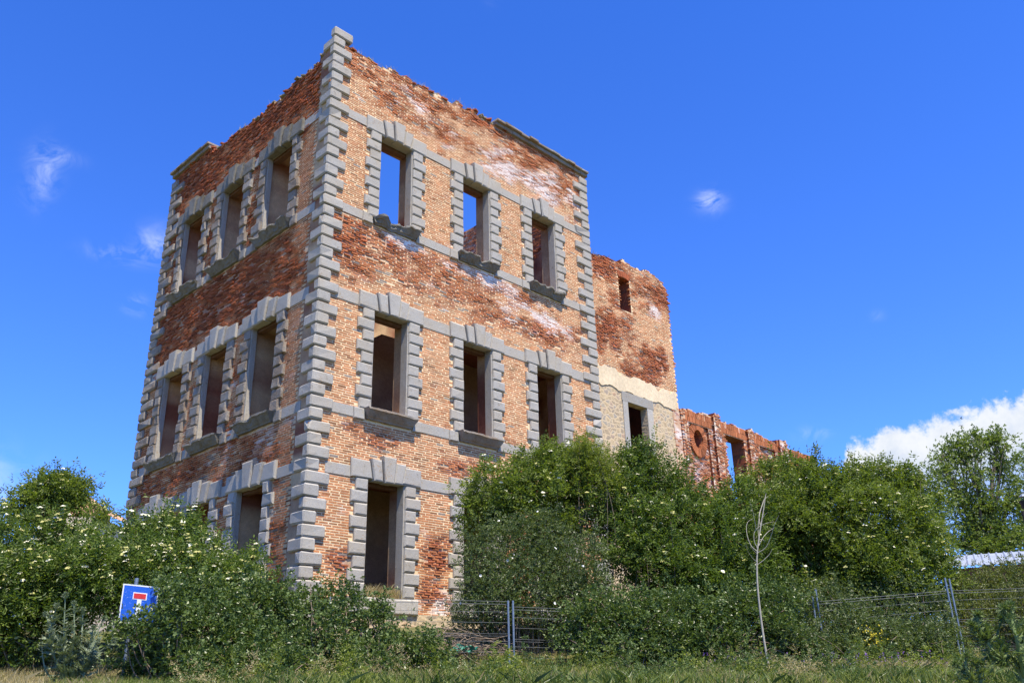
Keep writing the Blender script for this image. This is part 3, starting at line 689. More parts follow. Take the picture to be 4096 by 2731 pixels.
def make_low():
    Y0, T = .62, .55
    fr = lambda u, d, z: np.stack(np.broadcast_arrays(u, Y0+d, z), -1)
    def tp(u):
        z = np.interp(u, [17.7, 20.2, 20.3, 20.8, 21.0, 23.3, 23.4, 25.8, 25.9, 26.7, 26.8, 29.6, 30.2], [12.34, 12.45, 12.62, 12.6, 12.42, 12.36, 12.42, 12.22, 12.45, 12.4, 12.2, 12.22, 11.5])
        return z+np.round((fbm(u*2.9, u*0+6, 4)-.5)*4)*.06
    ocx, ocz, ocr = 19.07, 11.22, .36
    hole = lambda u, z: ((u-ocx)**2+((z-ocz)*.82)**2 < ocr**2) | ((u > 21.2+.06*np.sin(z*9)+.05*np.sin(z*23)) & (u < 22.78) & (z < 11.86) & (z > 5))
    pil = lambda u, z: ((u > 17.7) & (u < 18.0)) | ((u > 20.25) & (u < 20.75)) | ((u > 23.05) & (u < 23.5)) | ((u > 25.95) & (u < 26.65)) | ((u > 29.1) & (u < 29.5))
    frame = lambda u, z: (z > 11.84) | ((u > 18.0) & (u < 18.4)) | ((u > 19.9) & (u < 20.25)) | ((u > 20.7) & (u < 23.1)) | ((u > 23.5) & (u < 24.15)) | ((u > 25.6) & (u < 26)) | ((u > 26.6) & (u < 27.0))
    dep = lambda u, z: np.where(pil(u, z), -.16, np.where(frame(u, z), -.05, .06))
    mb = MB()
    us = np.unique(np.round(np.concatenate([np.arange(17.72, 30.2, .06)]), 3)); zs = np.arange(5.0, 13, .06)
    sol = lambda u, z: (z < tp(np.round(u/.12)*.12)) & ~hole(u, z) & (u < 29.7+.8*(12-z)*.25)
    wall(mb, fr, us, zs, lambda u, z: sol(u, z), T, zones_low, d0=.06, plaster_inside=False)
    wall(mb, fr, us, zs, lambda u, z: sol(u, z) & frame(u, z) & ~pil(u, z), .108, zones_low, d0=-.05, plaster_inside=False)
    wall(mb, fr, us, zs, lambda u, z: sol(u, z) & pil(u, z), .217, zones_low, d0=-.16, plaster_inside=False)
    band = lambda u, z: (z > 11.86) & (z < 12.32) & ~pil(u, z)
    bricks(mb, fr, 17.72, 30, 5.0, 12.9, lambda u, z: sol(u, z) & (z < tp(u)-.03) & ~band(u, z) & (((u-ocx)**2+((z-ocz)*.82)**2) > .62**2), zones_low, seed=61, pro=(.008, .05), miss=.14, dfun=dep)
    # soldier courses above the bays
    g = np.random.default_rng(9)
    for row, (z0, z1) in enumerate(((11.87, 12.12), (12.13, 12.36))):
        for u in np.arange(18.05, 29.3, .062):
            if pil(u, 12) or u > 29.2 or (row and g.random() < .12): continue
            z1b = min(z1, float(tp(np.array(u)))-.02)
            if z1b < z0+.05: continue
            d = -.06-.03*g.random(); c = (BR_RED*.55+BR_TAN*.45)*g.uniform(.7, 1.25)
            box(mb, (u-.024, Y0+d, z0), (u+.024, Y0, z1b), c)
    wl = mb.build('wall', masonry, low, color=True)
    mb = MB()
    for q in range(46):
        a = 2*math.pi*q/46; ca, sa = math.cos(a), math.sin(a); V = []
        for (rr, s) in ((.34, -1), (.62, -1), (.62, 1), (.34, 1)):
            for d in (-.03-.02*g.random(), .16):
                V.append([ocx+rr*ca-s*.021*(rr/.45)*sa, Y0+d, ocz+(rr*sa+s*.021*(rr/.45)*ca)/.82])
        mb.add(V, [[0, 2, 4, 6], [0, 1, 3, 2], [2, 3, 5, 4], [4, 5, 7, 6], [6, 7, 1, 0]], (BR_RED*.6+BR_TAN*.4)*g.uniform(.65, 1.2))
    mb.build('round_opening', masonry, low, color=True)
make_low()

# ------------------------------------------------------------------ vegetation
def unit(v): return v/(np.linalg.norm(v, axis=-1, keepdims=True)+1e-9)
def leaves(mb, P, N_, A, ln, wd, g, mi=0, fold=.25):
    """rhombic leaves at P, along A, facing N_"""
    n = len(P); S = unit(np.cross(N_, A)); l = (ln*(.7+.6*g.random(n)))[:, None]; ww = (wd*(.7+.6*g.random(n)))[:, None]
    up = unit(N_)
    V = np.stack([P, P+A*l*.45+S*ww*.5+up*ww*fold, P+A*l-up*l*.10, P+A*l*.45-S*ww*.5+up*ww*fold], 1)
    mb.add(V.reshape(-1, 3), np.arange(n*4).reshape(-1, 4), mi=mi)
def lobe(x, y, r, D, ry=None, dr=None):
    c = at(x, y, D); k = px(D)
    return (c, np.array([r*k, (dr if dr is not None else max(.35, .75*min(r, 130)*k)), (ry or r)*k]))
def place_lobe(L, d):            # unit vectors -> points, radii along view-right, view-away, up
    c, rr = L
    return c+d[:, :1]*rr[0]*r0+d[:, 1:2]*rr[1]*HD+d[:, 2:]*rr[2]*np.array([0, 0, 1.0])
def foliage(lobes, dens, g, kind='elder', ln=.085, wd=.036, sig=.13, per=7, shoots=0):
    mb = MB(); OUT = []; CEN = []
    for L in lobes:
        rr = L[1]; area = 4*math.pi*((rr[0]*rr[1])**1.6/3+(rr[0]*rr[2])**1.6/3+(rr[1]*rr[2])**1.6/3)**(1/1.6)
        ns = int(area*dens)+3
        d = unit(g.normal(0, 1, (ns, 3))); rad = np.where(g.random(ns) < .68, g.normal(.96, .10, ns), g.random(ns)**.5*.85)
        wob = .70+.58*fbm(d[:, 0]*2.6+L[0][0]*3, d[:, 2]*2.6+d[:, 1]*1.5+L[0][1]*3, 3)
        P = place_lobe(L, d*(rad*wob)[:, None]); O = unit(P-L[0]); keep = P[:, 2] > ground_z(P[:, 0], P[:, 1])+.05
        cav = fbm(P[:, 0]*3.3+P[:, 2]*1.7, P[:, 2]*3.3-P[:, 1]*2.6, 2); keep &= (cav > .36+.14*g.random(ns)) | (rad < .82)
        CEN.append(P[keep]); OUT.append(O[keep])
    P = np.concatenate(CEN); O = np.concatenate(OUT); ns = len(P)
    up_ = np.nonzero(O[:, 2] > .25)[0]; pick = g.choice(up_, size=int(len(up_)*.07)+1) if len(up_) else np.zeros(0, int); EP = []; EO = []
    for i in pick:
        dr = unit(O[i]*.35+np.array([0, 0, .8])+g.normal(0, .22, 3)); m = g.integers(3, 7)
        for k in range(m): EP.append(P[i]+dr*(.07*(k+1))); EO.append(dr)
    if EP: P = np.concatenate([P, EP]); O = np.concatenate([O, EO]); ns0 = ns; ns = len(P)
    else: ns0 = ns
    sz = sig*(.6+.9*g.random(ns))
    sz[ns0:] = .035; tw = np.concatenate([np.repeat(np.arange(ns0), per), np.repeat(np.arange(ns0, ns), 3)]); n = len(tw)
    ax = unit(O[tw]*.7+np.array([0, 0, .55])+g.normal(0, .45, (n, 3)))
    Q = P[tw]+g.normal(0, 1, (n, 3))*sz[tw][:, None]*np.array([1, 1, .8])
    Nn = unit(np.array([0, 0, .8])+O[tw]*.35+g.normal(0, .45, (n, 3)))
    Nn = unit(Nn-ax*np.sum(Nn*ax, 1, keepdims=True)); S = np.cross(Nn, ax)
    if kind == 'elder':
        for (t, s) in ((1.0, 0), (.62, 1), (.62, -1), (.25, 1), (.25, -1)):
            A = unit(ax*(.55 if s else 1)+S*s*.9-np.array([0, 0, .25])+g.normal(0, .12, (n, 3)))
            leaves(mb, Q+ax*(t*ln*1.7), Nn, A, ln, wd, g)
    else:
        for (t, s) in ((.7, 0), (.4, 1), (.4, -1)):
            A = unit(ax*(.4 if s else 1)+S*s+g.normal(0, .18, (n, 3)))
            leaves(mb, Q+ax*(t*ln), Nn, A, ln, wd, g)
    return mb, P, O
def umbels(P, O, k, g, rad=.052, mats=None):
    """flat flower heads near the top surfaces"""
    mb = MB(); w_ = np.clip(O[:, 2]+.25-.55*(O@HD), 0.02, None); idx = g.choice(len(P), size=min(k, len(P)), replace=False, p=w_/w_.sum())
    for i in idx:
        c = P[i]+O[i]*.10+np.array([0, 0, .05]); nrm = unit(np.array([0, 0, 1.0])-HD*.28+g.normal(0, .20, 3)); a = unit(np.cross(nrm, g.normal(0, 1, 3))); b = np.cross(nrm, a)
        mi = 0 if g.random() < .38 else 1
        for q in range(5):
            an = q*1.2566+g.random(); s = rad*(.75+.5*g.random())*.55; cc = c+(a*math.cos(an)+b*math.sin(an))*rad*.62*(q > 0)+nrm*.012*(q == 0)
            m = 6; V = [cc+nrm*.014]+[cc+(a*math.cos(t)+b*math.sin(t))*s*(.8+.4*g.random())-nrm*.006 for t in np.linspace(0, 2*math.pi, m, endpoint=False)]
            mb.add(V, [[0, 1+t, 1+(t+1) % m] for t in range(m)], mi=mi)
    return mb
def canes(lobes, base, k, g, r=.014, wild=.35):
    mb = MB()
    for i in range(k):
        L = lobes[g.integers(len(lobes))]; tip = place_lobe(L, unit(g.normal(0, 1, (1, 3))-np.array([0, .4, 0]))*g.uniform(.6, 1.15))[0]
        b = np.array(base)+np.array([*g.normal(0, .22, 2), 0]); b[:2] += (tip[:2]-b[:2])*.45; b[2] = float(ground_z(b[0], b[1]))-.05
        mid = (b+tip)/2+g.normal(0, wild*.4, 3)+np.array([0, 0, .12]); tube(mb, spline([b, mid, tip], 8), np.linspace(r, r*.35, 8), 5)
    return mb
def bush(name, label, lobes, dens_, seed, mat_=None, kind='elder', ln=.085, wd=.036, flowers=0, stems=8, per=10, sig=.14, petals=0, cat='bush', stem_mat=None, group=None):
    g = np.random.default_rng(seed); mat_ = mat_ or (elder_light if seed in (101, 107, 111, 112) else elder_leaf); dens = dens_*1.5
    c = np.mean([l[0] for l in lobes], 0); base = np.array([c[0], c[1], float(ground_z(c[0], c[1]))])
    root = empty(name, base, label, cat, group)
    if kind == 'bramble': dens *= .72; stems = int(stems*1.8)
    mb, P, O = foliage(lobes, dens, g, kind, ln, wd, sig, per); mb.build('foliage', mat_, root)
    if stems: canes(lobes, base, stems, g).build('stem', stem_mat or bark_m, root)
    if flowers: tag(umbels(P, O, flowers, g).build('blossom', [flower_m, budding_m], root), kind='stuff')
    if petals:
        mb = MB(); front = np.nonzero(O@HD < 0)[0]
        for i in g.choice(front, size=petals, replace=False):
            c = P[i]+O[i]*.14; n = unit(O[i]+g.normal(0, .3, 3)-HD*.5); a = unit(np.cross(n, g.normal(0, 1, 3))); b = np.cross(n, a)
            V = [c]+[c+(a*math.cos(t)+b*math.sin(t))*.030+n*.008 for t in np.linspace(0, 2*math.pi, 10, endpoint=False)]
            mb.add(V, [[0, 1+t, 1+(t+1) % 10] for t in range(10)])
        tag(mb.build('blossom', white_petal, root), kind='stuff')
    return root
EG = 'flowering elder bushes around the ruin'; BG = 'bramble thickets along the fence'
TALL = bush('elder_bush', 'tall elder with forked bare stem rising in front of the tiled house roof', [lobe(112, 1150, 62, 20.5, 42), lobe(60, 1170, 40, 20.3, 30), lobe(160, 1150, 36, 20.6, 30), lobe(120, 1122, 52, 20.5, 26), lobe(95, 1140, 45, 20.4, 30), lobe(150, 1135, 45, 20.6, 30), lobe(50, 1150, 22, 20.3, 16), lobe(228, 1188, 9, 20, 22)], 20, 101, flowers=60, stems=14, group=EG)
bush('elder_bush', 'broad elder thicket full of cream flowers left of the blue sign', [lobe(20, 1270, 85, 17.6, 75), lobe(120, 1262, 85, 18, 60), lobe(240, 1275, 75, 17.8, 60), lobe(60, 1350, 120, 17.2, 90), lobe(190, 1340, 110, 17.0, 80), lobe(-40, 1400, 110, 16.8, 110), lobe(70, 1440, 100, 17, 80), lobe(250, 1330, 80, 16.8, 70)], 16, 102, flowers=430, stems=20, group=EG)
bush('elder_bush', 'elder with many cream flowers leaning against the shaded side wall', [lobe(345, 1250, 70, 18.2, 55), lobe(400, 1228, 52, 18.4, 42), lobe(462, 1292, 55, 18, 50), lobe(350, 1310, 80, 17.2, 60), lobe(525, 1318, 55, 17.4, 40), lobe(580, 1282, 18, 18, 24), lobe(560, 1345, 60, 17, 36), lobe(440, 1330, 85, 17, 55)], 17, 103, flowers=330, stems=16, group=EG)
bush('bramble_bush', 'dense green bramble thicket wrapped around the blue sign', [lobe(330, 1510, 60, 14.6, 38), lobe(420, 1525, 80, 14.5, 36), lobe(530, 1535, 80, 14.6, 34), lobe(388, 1362, 20, 14.3, 22, .2), lobe(310, 1432, 36, 14.2, 12, .2), lobe(420, 1385, 70, 15.9, 62), lobe(520, 1400, 85, 15.9, 65), lobe(345, 1460, 70, 15.2, 55), lobe(450, 1480, 95, 15.2, 75), lobe(400, 1402, 26, 14.25, 30, .22), lobe(330, 1450, 55, 14.15, 22, .25), lobe(600, 1380, 70, 16.2, 50), lobe(570, 1490, 95, 15.5, 70)], 42, 104, bramble_leaf, 'bramble', .062, .044, stems=26, per=9, sig=.11, stem_mat=twig_m, group=BG)
bush('bramble_bush', 'bramble thicket with tangled dry canes below the near corner of the ruin', [lobe(640, 1540, 80, 14.8, 32), lobe(760, 1540, 80, 15.2, 34), lobe(880, 1545, 70, 15.6, 30), lobe(680, 1400, 75, 16.6, 62), lobe(770, 1400, 70, 16.8, 58), lobe(720, 1480, 100, 16, 72), lobe(840, 1440, 65, 16.9, 52), lobe(830, 1510, 90, 16.2, 55), lobe(930, 1500, 75, 16.9, 45), lobe(990, 1540, 60, 17.1, 40), lobe(640, 1530, 80, 15.6, 50)], 38, 105, bramble_leaf, 'bramble', .062, .044, stems=70, per=9, sig=.11, stem_mat=twig_m, group=BG)
bush('rose_bush', 'rounded small leaved dog rose with scattered white flowers behind the steel fence', [lobe(1100, 1420, 70, 20.3, 50, .5), lobe(1210, 1440, 80, 20.4, 55, .5), lobe(1310, 1450, 80, 20.2, 50, .5), lobe(1170, 1290, 100, 19.6, 85), lobe(1110, 1330, 62, 19.4, 75), lobe(1290, 1310, 100, 19.6, 85), lobe(1200, 1370, 130, 19.2, 70), lobe(1340, 1370, 70, 19.5, 60), lobe(1230, 1230, 70, 19.8, 50)], 44, 106, rose_leaf, 'bramble', .050, .030, stems=24, per=9, sig=.12, petals=26, stem_mat=twig_m)
bush('elder_bush', 'elder growing up to the middle windows of the sunlit facade', [lobe(1150, 1140, 75, 20.6, 72), lobe(1230, 1095, 72, 20.8, 50), lobe(1250, 1170, 110, 20.6, 85), lobe(1310, 1070, 58, 20.9, 42), lobe(1270, 1045, 40, 20.9, 22), lobe(1100, 1190, 40, 20.6, 55), lobe(1350, 1150, 80, 20.7, 85)], 17, 107, flowers=90, stems=16, group=EG)
bush('elder_sprout', 'yellow green young elder shoots in front of the right corner quoins', [lobe(1345, 1085, 32, 20.4, 52), lobe(1375, 1060, 16, 20.5, 40), lobe(1340, 1030, 12, 20.5, 28), lobe(1385, 1100, 26, 20.4, 40)], 26, 108, elder_yellow, ln=.06, wd=.022, stems=12)
bush('elder_bush', 'elder with yellowish flower heads in front of the rubble stone wing', [lobe(1470, 1110, 55, 21, 70), lobe(1440, 1070, 30, 21, 34), lobe(1480, 1045, 22, 21, 26), lobe(1545, 1120, 55, 21, 60), lobe(1480, 1210, 85, 20.4, 70), lobe(1450, 1260, 70, 20.2, 60), lobe(1560, 1210, 80, 20.8, 80), lobe(1530, 1300, 100, 20.2, 70), lobe(1440, 1150, 50, 20.6, 60)], 16, 109, flowers=110, stems=24, group=EG)
bush('elder_bush', 'elder behind the bare sapling, below the ruined low wall', [lobe(1700, 1340, 90, 20.6, 60), lobe(1640, 1400, 80, 21, 60), lobe(1640, 1175, 62, 21, 48), lobe(1700, 1165, 60, 21, 50), lobe(1650, 1250, 90, 20.6, 75), lobe(1620, 1330, 90, 20.2, 60), lobe(1720, 1260, 70, 20.8, 90)], 16, 110, flowers=80, stems=18, group=EG)
bush('elder_bush', 'large domed elder right of the bare sapling with a dark hollow under it', [lobe(1790, 1290, 70, 22.3, 60), lobe(1880, 1330, 110, 22.6, 60, .8), lobe(1820, 1390, 90, 21.5, 50, .8), lobe(1960, 1260, 80, 22.2, 60), lobe(1790, 1120, 75, 22, 62), lobe(1860, 1115, 70, 22, 48), lobe(1800, 1190, 100, 21.6, 70), lobe(1930, 1130, 75, 22, 50), lobe(1900, 1190, 110, 21.8, 75), lobe(1850, 1250, 90, 22.2, 50)], 17, 111, flowers=130, stems=22, group=EG)
bush('elder_bush', 'windblown elder full of pale flower heads beside the zinc shed roof', [lobe(1940, 1360, 80, 21.5, 50), lobe(2060, 1370, 90, 21.3, 50), lobe(2150, 1340, 50, 21.4, 60), lobe(2010, 1110, 60, 22.2, 46), lobe(2080, 1130, 62, 22, 50), lobe(2040, 1200, 100, 21.6, 75), lobe(2130, 1190, 48, 22, 62), lobe(2120, 1270, 62, 21.6, 60), lobe(2030, 1290, 100, 21.2, 60), lobe(1980, 1300, 70, 21.2, 60)], 17, 112, flowers=260, stems=20, group=EG)
bush('bramble_bush', 'bramble mound on the fence right of the twin steel posts', [lobe(1340, 1445, 55, 18.2, 62), lobe(1420, 1440, 75, 18.3, 60), lobe(1470, 1400, 60, 18.6, 42), lobe(1400, 1500, 70, 17.8, 38), lobe(1500, 1460, 70, 18.3, 62)], 44, 113, bramble_leaf, 'bramble', .062, .044, stems=28, per=9, sig=.11, stem_mat=twig_m, group=BG)
bush('bramble_bush', 'bramble thicket behind the trunk of the bare sapling', [lobe(1560, 1430, 60, 19.2, 60), lobe(1700, 1450, 90, 19.6, 60), lobe(1600, 1410, 70, 18.9, 48), lobe(1690, 1400, 70, 19, 45), lobe(1770, 1400, 70, 19.2, 52), lobe(1640, 1450, 85, 18.7, 48), lobe(1780, 1460, 80, 18.8, 52), lobe(1590, 1480, 60, 18.4, 50)], 40, 114, bramble_leaf, 'bramble', .062, .044, stems=50, per=9, sig=.11, stem_mat=twig_m, group=BG)
bush('bramble_bush', 'grey green bramble thicket under the wire fence on the right', [lobe(1850, 1478, 60, 18.5, 34), lobe(1930, 1486, 66, 18.8, 32), lobe(2030, 1478, 66, 19.0, 34), lobe(2120, 1470, 52, 19.3, 36), lobe(1965, 1440, 40, 19.2, 30), lobe(1850, 1490, 70, 19.3, 35), lobe(1940, 1495, 70, 19.5, 34), lobe(2060, 1490, 80, 19.7, 34), lobe(2160, 1470, 60, 20.0, 45), lobe(1860, 1430, 75, 19.7, 62), lobe(1950, 1420, 75, 20.1, 52), lobe(2040, 1415, 75, 20.3, 50), lobe(2120, 1410, 60, 20.5, 56), lobe(1990, 1470, 95, 19.7, 45), lobe(2100, 1470, 75, 19.9, 45), lobe(1890, 1370, 60, 20.7, 28), lobe(2020, 1365, 70, 20.9, 28)], 40, 115, rose_leaf, 'bramble', .055, .034, stems=60, per=9, sig=.11, stem_mat=twig_m, group=BG)
bush('hedge', 'olive green unclipped hedge in front of the zinc roofed shed', [lobe(2230, 1360, 60, 21.6, 40), lobe(2290, 1345, 60, 21.6, 42), lobe(2350, 1335, 60, 21.6, 42), lobe(2270, 1420, 75, 21, 55), lobe(2360, 1420, 85, 20.8, 70), lobe(2450, 1370, 85, 21.2, 60), lobe(2550, 1380, 85, 21.2, 60), lobe(2470, 1440, 90, 20.6, 55), lobe(2580, 1440, 80, 20.6, 55), lobe(2220, 1450, 55, 20.6, 50)], 36, 116, hedge_leaf, 'bramble', .060, .032, stems=40, per=9, sig=.13, stem_mat=twig_m, cat='hedge')

def tree_poplar(x, y, D, sc_, seed, label, lob):
    g = np.random.default_rng(seed); L = [lobe(*q) for q in lob]
    b = at(x, y, D); b[2] = 3.2; root = empty('poplar_tree', b, label, 'tree', 'poplars beyond the shed')
    mb, P, O = foliage(L, 11, g, 'bramble', .12, .10, .25, 8); mb.build('crown', poplar_leaf, root)
    mb = MB(); mid = b+np.array([0, 0, 4.5]); tube(mb, [b, b+[.1, 0, 2], mid], [.38, .32, .26], 8)
    for l in L:
        tip = l[0]+np.array([0, 0, l[1][2]*.55]); tube(mb, spline([b+np.array([0, 0, 3.0+g.random()*1.5]), (mid*.45+tip*.55)+g.normal(0, .3, 3), tip], 9), np.linspace(.09, .02, 9), 6)
        for q in range(5):
            t2 = place_lobe(l, unit(g.normal(0, 1, (1, 3)))*.8)[0]; tube(mb, spline([(mid+tip)/2, (tip+t2)/2+g.normal(0, .2, 3), t2], 6), np.linspace(.04, .012, 6), 5)
    mb.build('trunk', bark_m, root)
tree_poplar(2265, 1290, 50, 1, 201, 'tall poplar with gaps in its crown behind the zinc roof', [(2165, 1060, 24, 50, 34), (2195, 1045, 28, 50.4, 45), (2235, 1030, 34, 50, 36), (2290, 1025, 36, 50.2, 32), (2185, 1110, 34, 50, 34), (2240, 1100, 30, 49.6, 30), (2310, 1085, 34, 50.2, 40), (2215, 1160, 42, 50, 34), (2280, 1150, 40, 49.8, 40), (2330, 1160, 30, 50, 45), (2235, 1225, 40, 50, 34), (2290, 1230, 50, 49.8, 36), (2205, 1245, 22, 50, 16), (2265, 1190, 34, 50.2, 32), (2262, 1262, 44, 49.5, 26), (2310, 1255, 40, 49.5, 30)])
tree_poplar(2400, 1290, 54, 1, 202, 'second poplar cut off by the right edge of the view', [(2385, 1060, 42, 54, 40), (2420, 1100, 50, 54, 60), (2375, 1140, 36, 54, 44), (2390, 1210, 50, 54, 50), (2350, 1240, 30, 54, 36)])

# bare sapling
def sapling():
    base = at(1768, 1533, 16.4); base[2] = float(ground_z(base[0], base[1]))-.05
    root = empty('bare_sapling', base, 'thin leafless sapling with pale trunk standing before the fence', 'sapling')
    z = lambda x, y, dd=0: at((2600+x*.5937)/K, (1800+y*.5937)/K, 16.4+dd)
    mb = MB(); tk = [base, z(780, 1350), z(757, 1200), z(738, 1050), z(724, 900), z(720, 750), z(727, 650), z(745, 520), z(762, 420), z(775, 330), z(782, 292)]
    tube(mb, spline(tk, 40), np.interp(np.linspace(0, 1, 40), [0, .5, 1], [.021, .015, .005]), 8); mb.build('trunk', pale_bark, root)
    br = [[(722, 755), (690, 725), (655, 670), (645, 620)], [(725, 770), (770, 735), (805, 700), (822, 665)], [(722, 680), (680, 640), (652, 560), (655, 490), (690, 460)], [(725, 690), (780, 655), (815, 580), (835, 510), (870, 435)], [(724, 660), (702, 610), (706, 545), (760, 500), (835, 480)],
          [(728, 650), (760, 590), (800, 545), (835, 525)], [(715, 540), (705, 470), (690, 400), (672, 345)], [(735, 610), (728, 520), (742, 420), (768, 340), (782, 290)], [(745, 520), (735, 440), (752, 380), (770, 330), (798, 310)], [(756, 460), (778, 430), (790, 420)], [(738, 600), (765, 605), (770, 620)], [(724, 700), (690, 665), (686, 650)]]
    for i, b in enumerate(br):
        mb = MB(); dd = np.linspace(0, ((i*37) % 11-5)*.08, len(b)); P = spline([z(x, y, e) for (x, y), e in zip(b, dd)], 14); tube(mb, P, np.linspace(.007, .0025, 14), 6); mb.build('branch', pale_bark, root)
sapling()

# ------------------------------------------------------------------ fence, sign
def fence():
    pts = [at(745, 1500, 16.7), at(1175, 1500, 18.0), at(1560, 1480, 18.9), at(1884, 1460, 19.4), at(2200, 1450, 19.9), at(2560, 1450, 20.6)]
    tops = [at(745, 1372, 16.7)[2], at(1170, 1381, 18.0)[2], at(1560, 1396, 18.9)[2], at(1880, 1370, 19.4)[2], at(2188, 1345, 19.9)[2], at(2500, 1335, 20.6)[2]]
    labels = ['sagging wire mesh fence panel left of the twin posts, below the brick facade', 'wire mesh fence panel just right of the most visible twin posts', 'wire mesh fence panel half buried in brambles behind the sapling trunk', 'wire mesh fence panel rising above the grey green brambles', 'wire mesh fence panel at the far right in front of the hedge']
    for i in range(5):
        a, b = pts[i].copy(), pts[i+1].copy(); d = unit(b-a); d[2] = 0; d = unit(d); a = a+d*.05; b = b-d*.05
        za, zb = tops[i], tops[i+1]; HT = 2.0 if i else 1.9
        c = (a+b)/2; root = empty('fence_panel', (c[0], c[1], (za+zb)/2-HT), labels[i], 'fence panel', 'temporary wire fence panels')
        for q, (p, zt) in enumerate(((a, za), (b, zb))):
            mb = MB(); gz = float(ground_z(p[0], p[1])); low_ = min(gz-.05, zt-1.4)
            ext = .16 if (i >= 3 and q == 0) else (.18 if i == 3 else .02)
            tube(mb, [[p[0], p[1], low_], [p[0], p[1], zt+ext]], .021, 10); mb.build('post', galv, root)
        mb = MB(); n = 34; W_ = np.linalg.norm((b-a)[:2])
        nrm = np.array([-d[1], d[0], 0])
        zs = [0, .04, .22, .42, .62, .66, .70, .95, 1.15, 1.25, 1.29, 1.5, 1.7, 1.85, 1.9]
        f = lambda s, h: np.array([a[0]+(b[0]-a[0])*s, a[1]+(b[1]-a[1])*s, za+(zb-za)*s-HT+h])+nrm*(.035 if h in (.66, 1.25, .04, 1.85) else 0)
        for h in zs: tube(mb, [f(0, h), f(.5, h), f(1, h)], .0032 if h not in (1.9, 1.85) else .0045, 4)
        for k in range(1, n): tube(mb, [f(k/n, h) for h in zs], .0019, 4)
        mb.build('wire_mesh', wire_m, root)
fence()
def sign():
    D = 14.5; tl, tr = at(284, 1339.5, D), at(358, 1347, D-.0); bl = at(272.5, 1417, D)
    ux = unit(tr-tl); uz = unit(tl-bl); nrm = unit(np.cross(ux, uz)); S = .60
    if nrm@HD > 0: nrm = -nrm
    c = tl+ux*S/2-uz*S/2
    g0 = c-uz*3.0; k = (c[2]-float(ground_z(c[0], c[1])))/uz[2]; foot = c-uz*(k+.2)
    root = empty('traffic_sign', foot, 'blue square dead end road sign leaning in the brambles', 'road sign')
    def plate(mb, x0, x1, z0, z1, d0, d1):
        P = [c+ux*x+uz*z+nrm*d for x in (x0, x1) for d in (d0, d1) for z in (z0, z1)]
        mb.add(P, [[0, 1, 3, 2], [4, 6, 7, 5], [0, 4, 5, 1], [2, 3, 7, 6], [0, 2, 6, 4], [1, 5, 7, 3]])
    h = S/2
    mb = MB(); plate(mb, -h, h, -h, h, -.025, 0); p = mb.build('plate', galv, root)
    mb = MB(); plate(mb, -h+.018, h-.018, -h+.018, h-.018, .001, .004); mb.build('blue_panel', blue_paint, p)
    mb = MB()
    for q in ((-h, h, h-.02, h), (-h, h, -h, -h+.02), (-h, -h+.02, -h+.0201, h-.0201), (h-.02, h, -h+.0201, h-.0201)): plate(mb, *q, .0015, .006)
    mb.build('white_border', white_paint, p)
    mb = MB(); plate(mb, -.036, .036, -h+.03, .075, .0045, .008); plate(mb, -.115, .115, .075, .185, .0045, .008); mb.build('white_symbol', white_paint, p)
    mb = MB(); plate(mb, -.10, .10, .09, .170, .0085, .011); mb.build('red_bar', red_paint, p)
    mb = MB(); tube(mb, [foot-ux*.12-nrm*.06, c-ux*.12+uz*(h+.11)-nrm*.06], .03, 10); mb.build('pole', galv, root)
sign()

# ------------------------------------------------------------------ thistles
def thistle(name, label, base, stems, g, sc_=1.0, lw=.10, tm=None):
    tm = tm or thistle_leaf
    root = empty(name, base, label, 'thistle'); mb = MB(); lf = MB()
    for P in stems:
        S = spline(P, 16); tube(mb, S, np.linspace(.013, .006, 16)*sc_, 6)
        T = unit(np.gradient(S, axis=0)); n = int(20*max(1, np.linalg.norm(P[-1]-P[0])/.5))
        t = np.sort(g.random(n)); Q = np.stack([np.interp(t, np.linspace(0, 1, 16), S[:, k]) for k in range(3)], 1); TT = np.stack([np.interp(t, np.linspace(0, 1, 16), T[:, k]) for k in range(3)], 1)
        rad = g.normal(0, 1, (n, 3)); rad = unit(rad-TT*np.sum(rad*TT, 1, keepdims=True)); A = unit(rad+TT*.45)
        L = lw*sc_*(1.25-.8*t)
        for s in range(5):       # jagged leaf: a chain of spiny lobes along the midrib
            bp = Q+A*(L*(.2*s))[:, None]; sd_ = unit(np.cross(A, TT))
            for sg in (-1, 1): leaves(lf, bp, unit(np.cross(A, sd_)), unit(A*.6+sd_*sg*(1.0-.12*s)), (L*.36*(1-.12*s)), L*.16, g)
        leaves(lf, Q, unit(np.cross(A, unit(np.cross(A, TT)))), A, L*1.15, L*.14, g)
        hd = MB(); e = S[-1]; m = 70; dd = unit(g.normal(0, 1, (m, 3))+np.array([0, 0, .4])); leaves(hd, np.repeat(e[None], m, 0)+dd*.006*sc_, unit(np.cross(dd, g.normal(0, 1, (m, 3)))), dd, np.full(m, .034*sc_), np.full(m, .010*sc_), g); hd.build('flower_head', tm, root)
    mb.build('stem', tm, root); lf.build('foliage', tm, root)
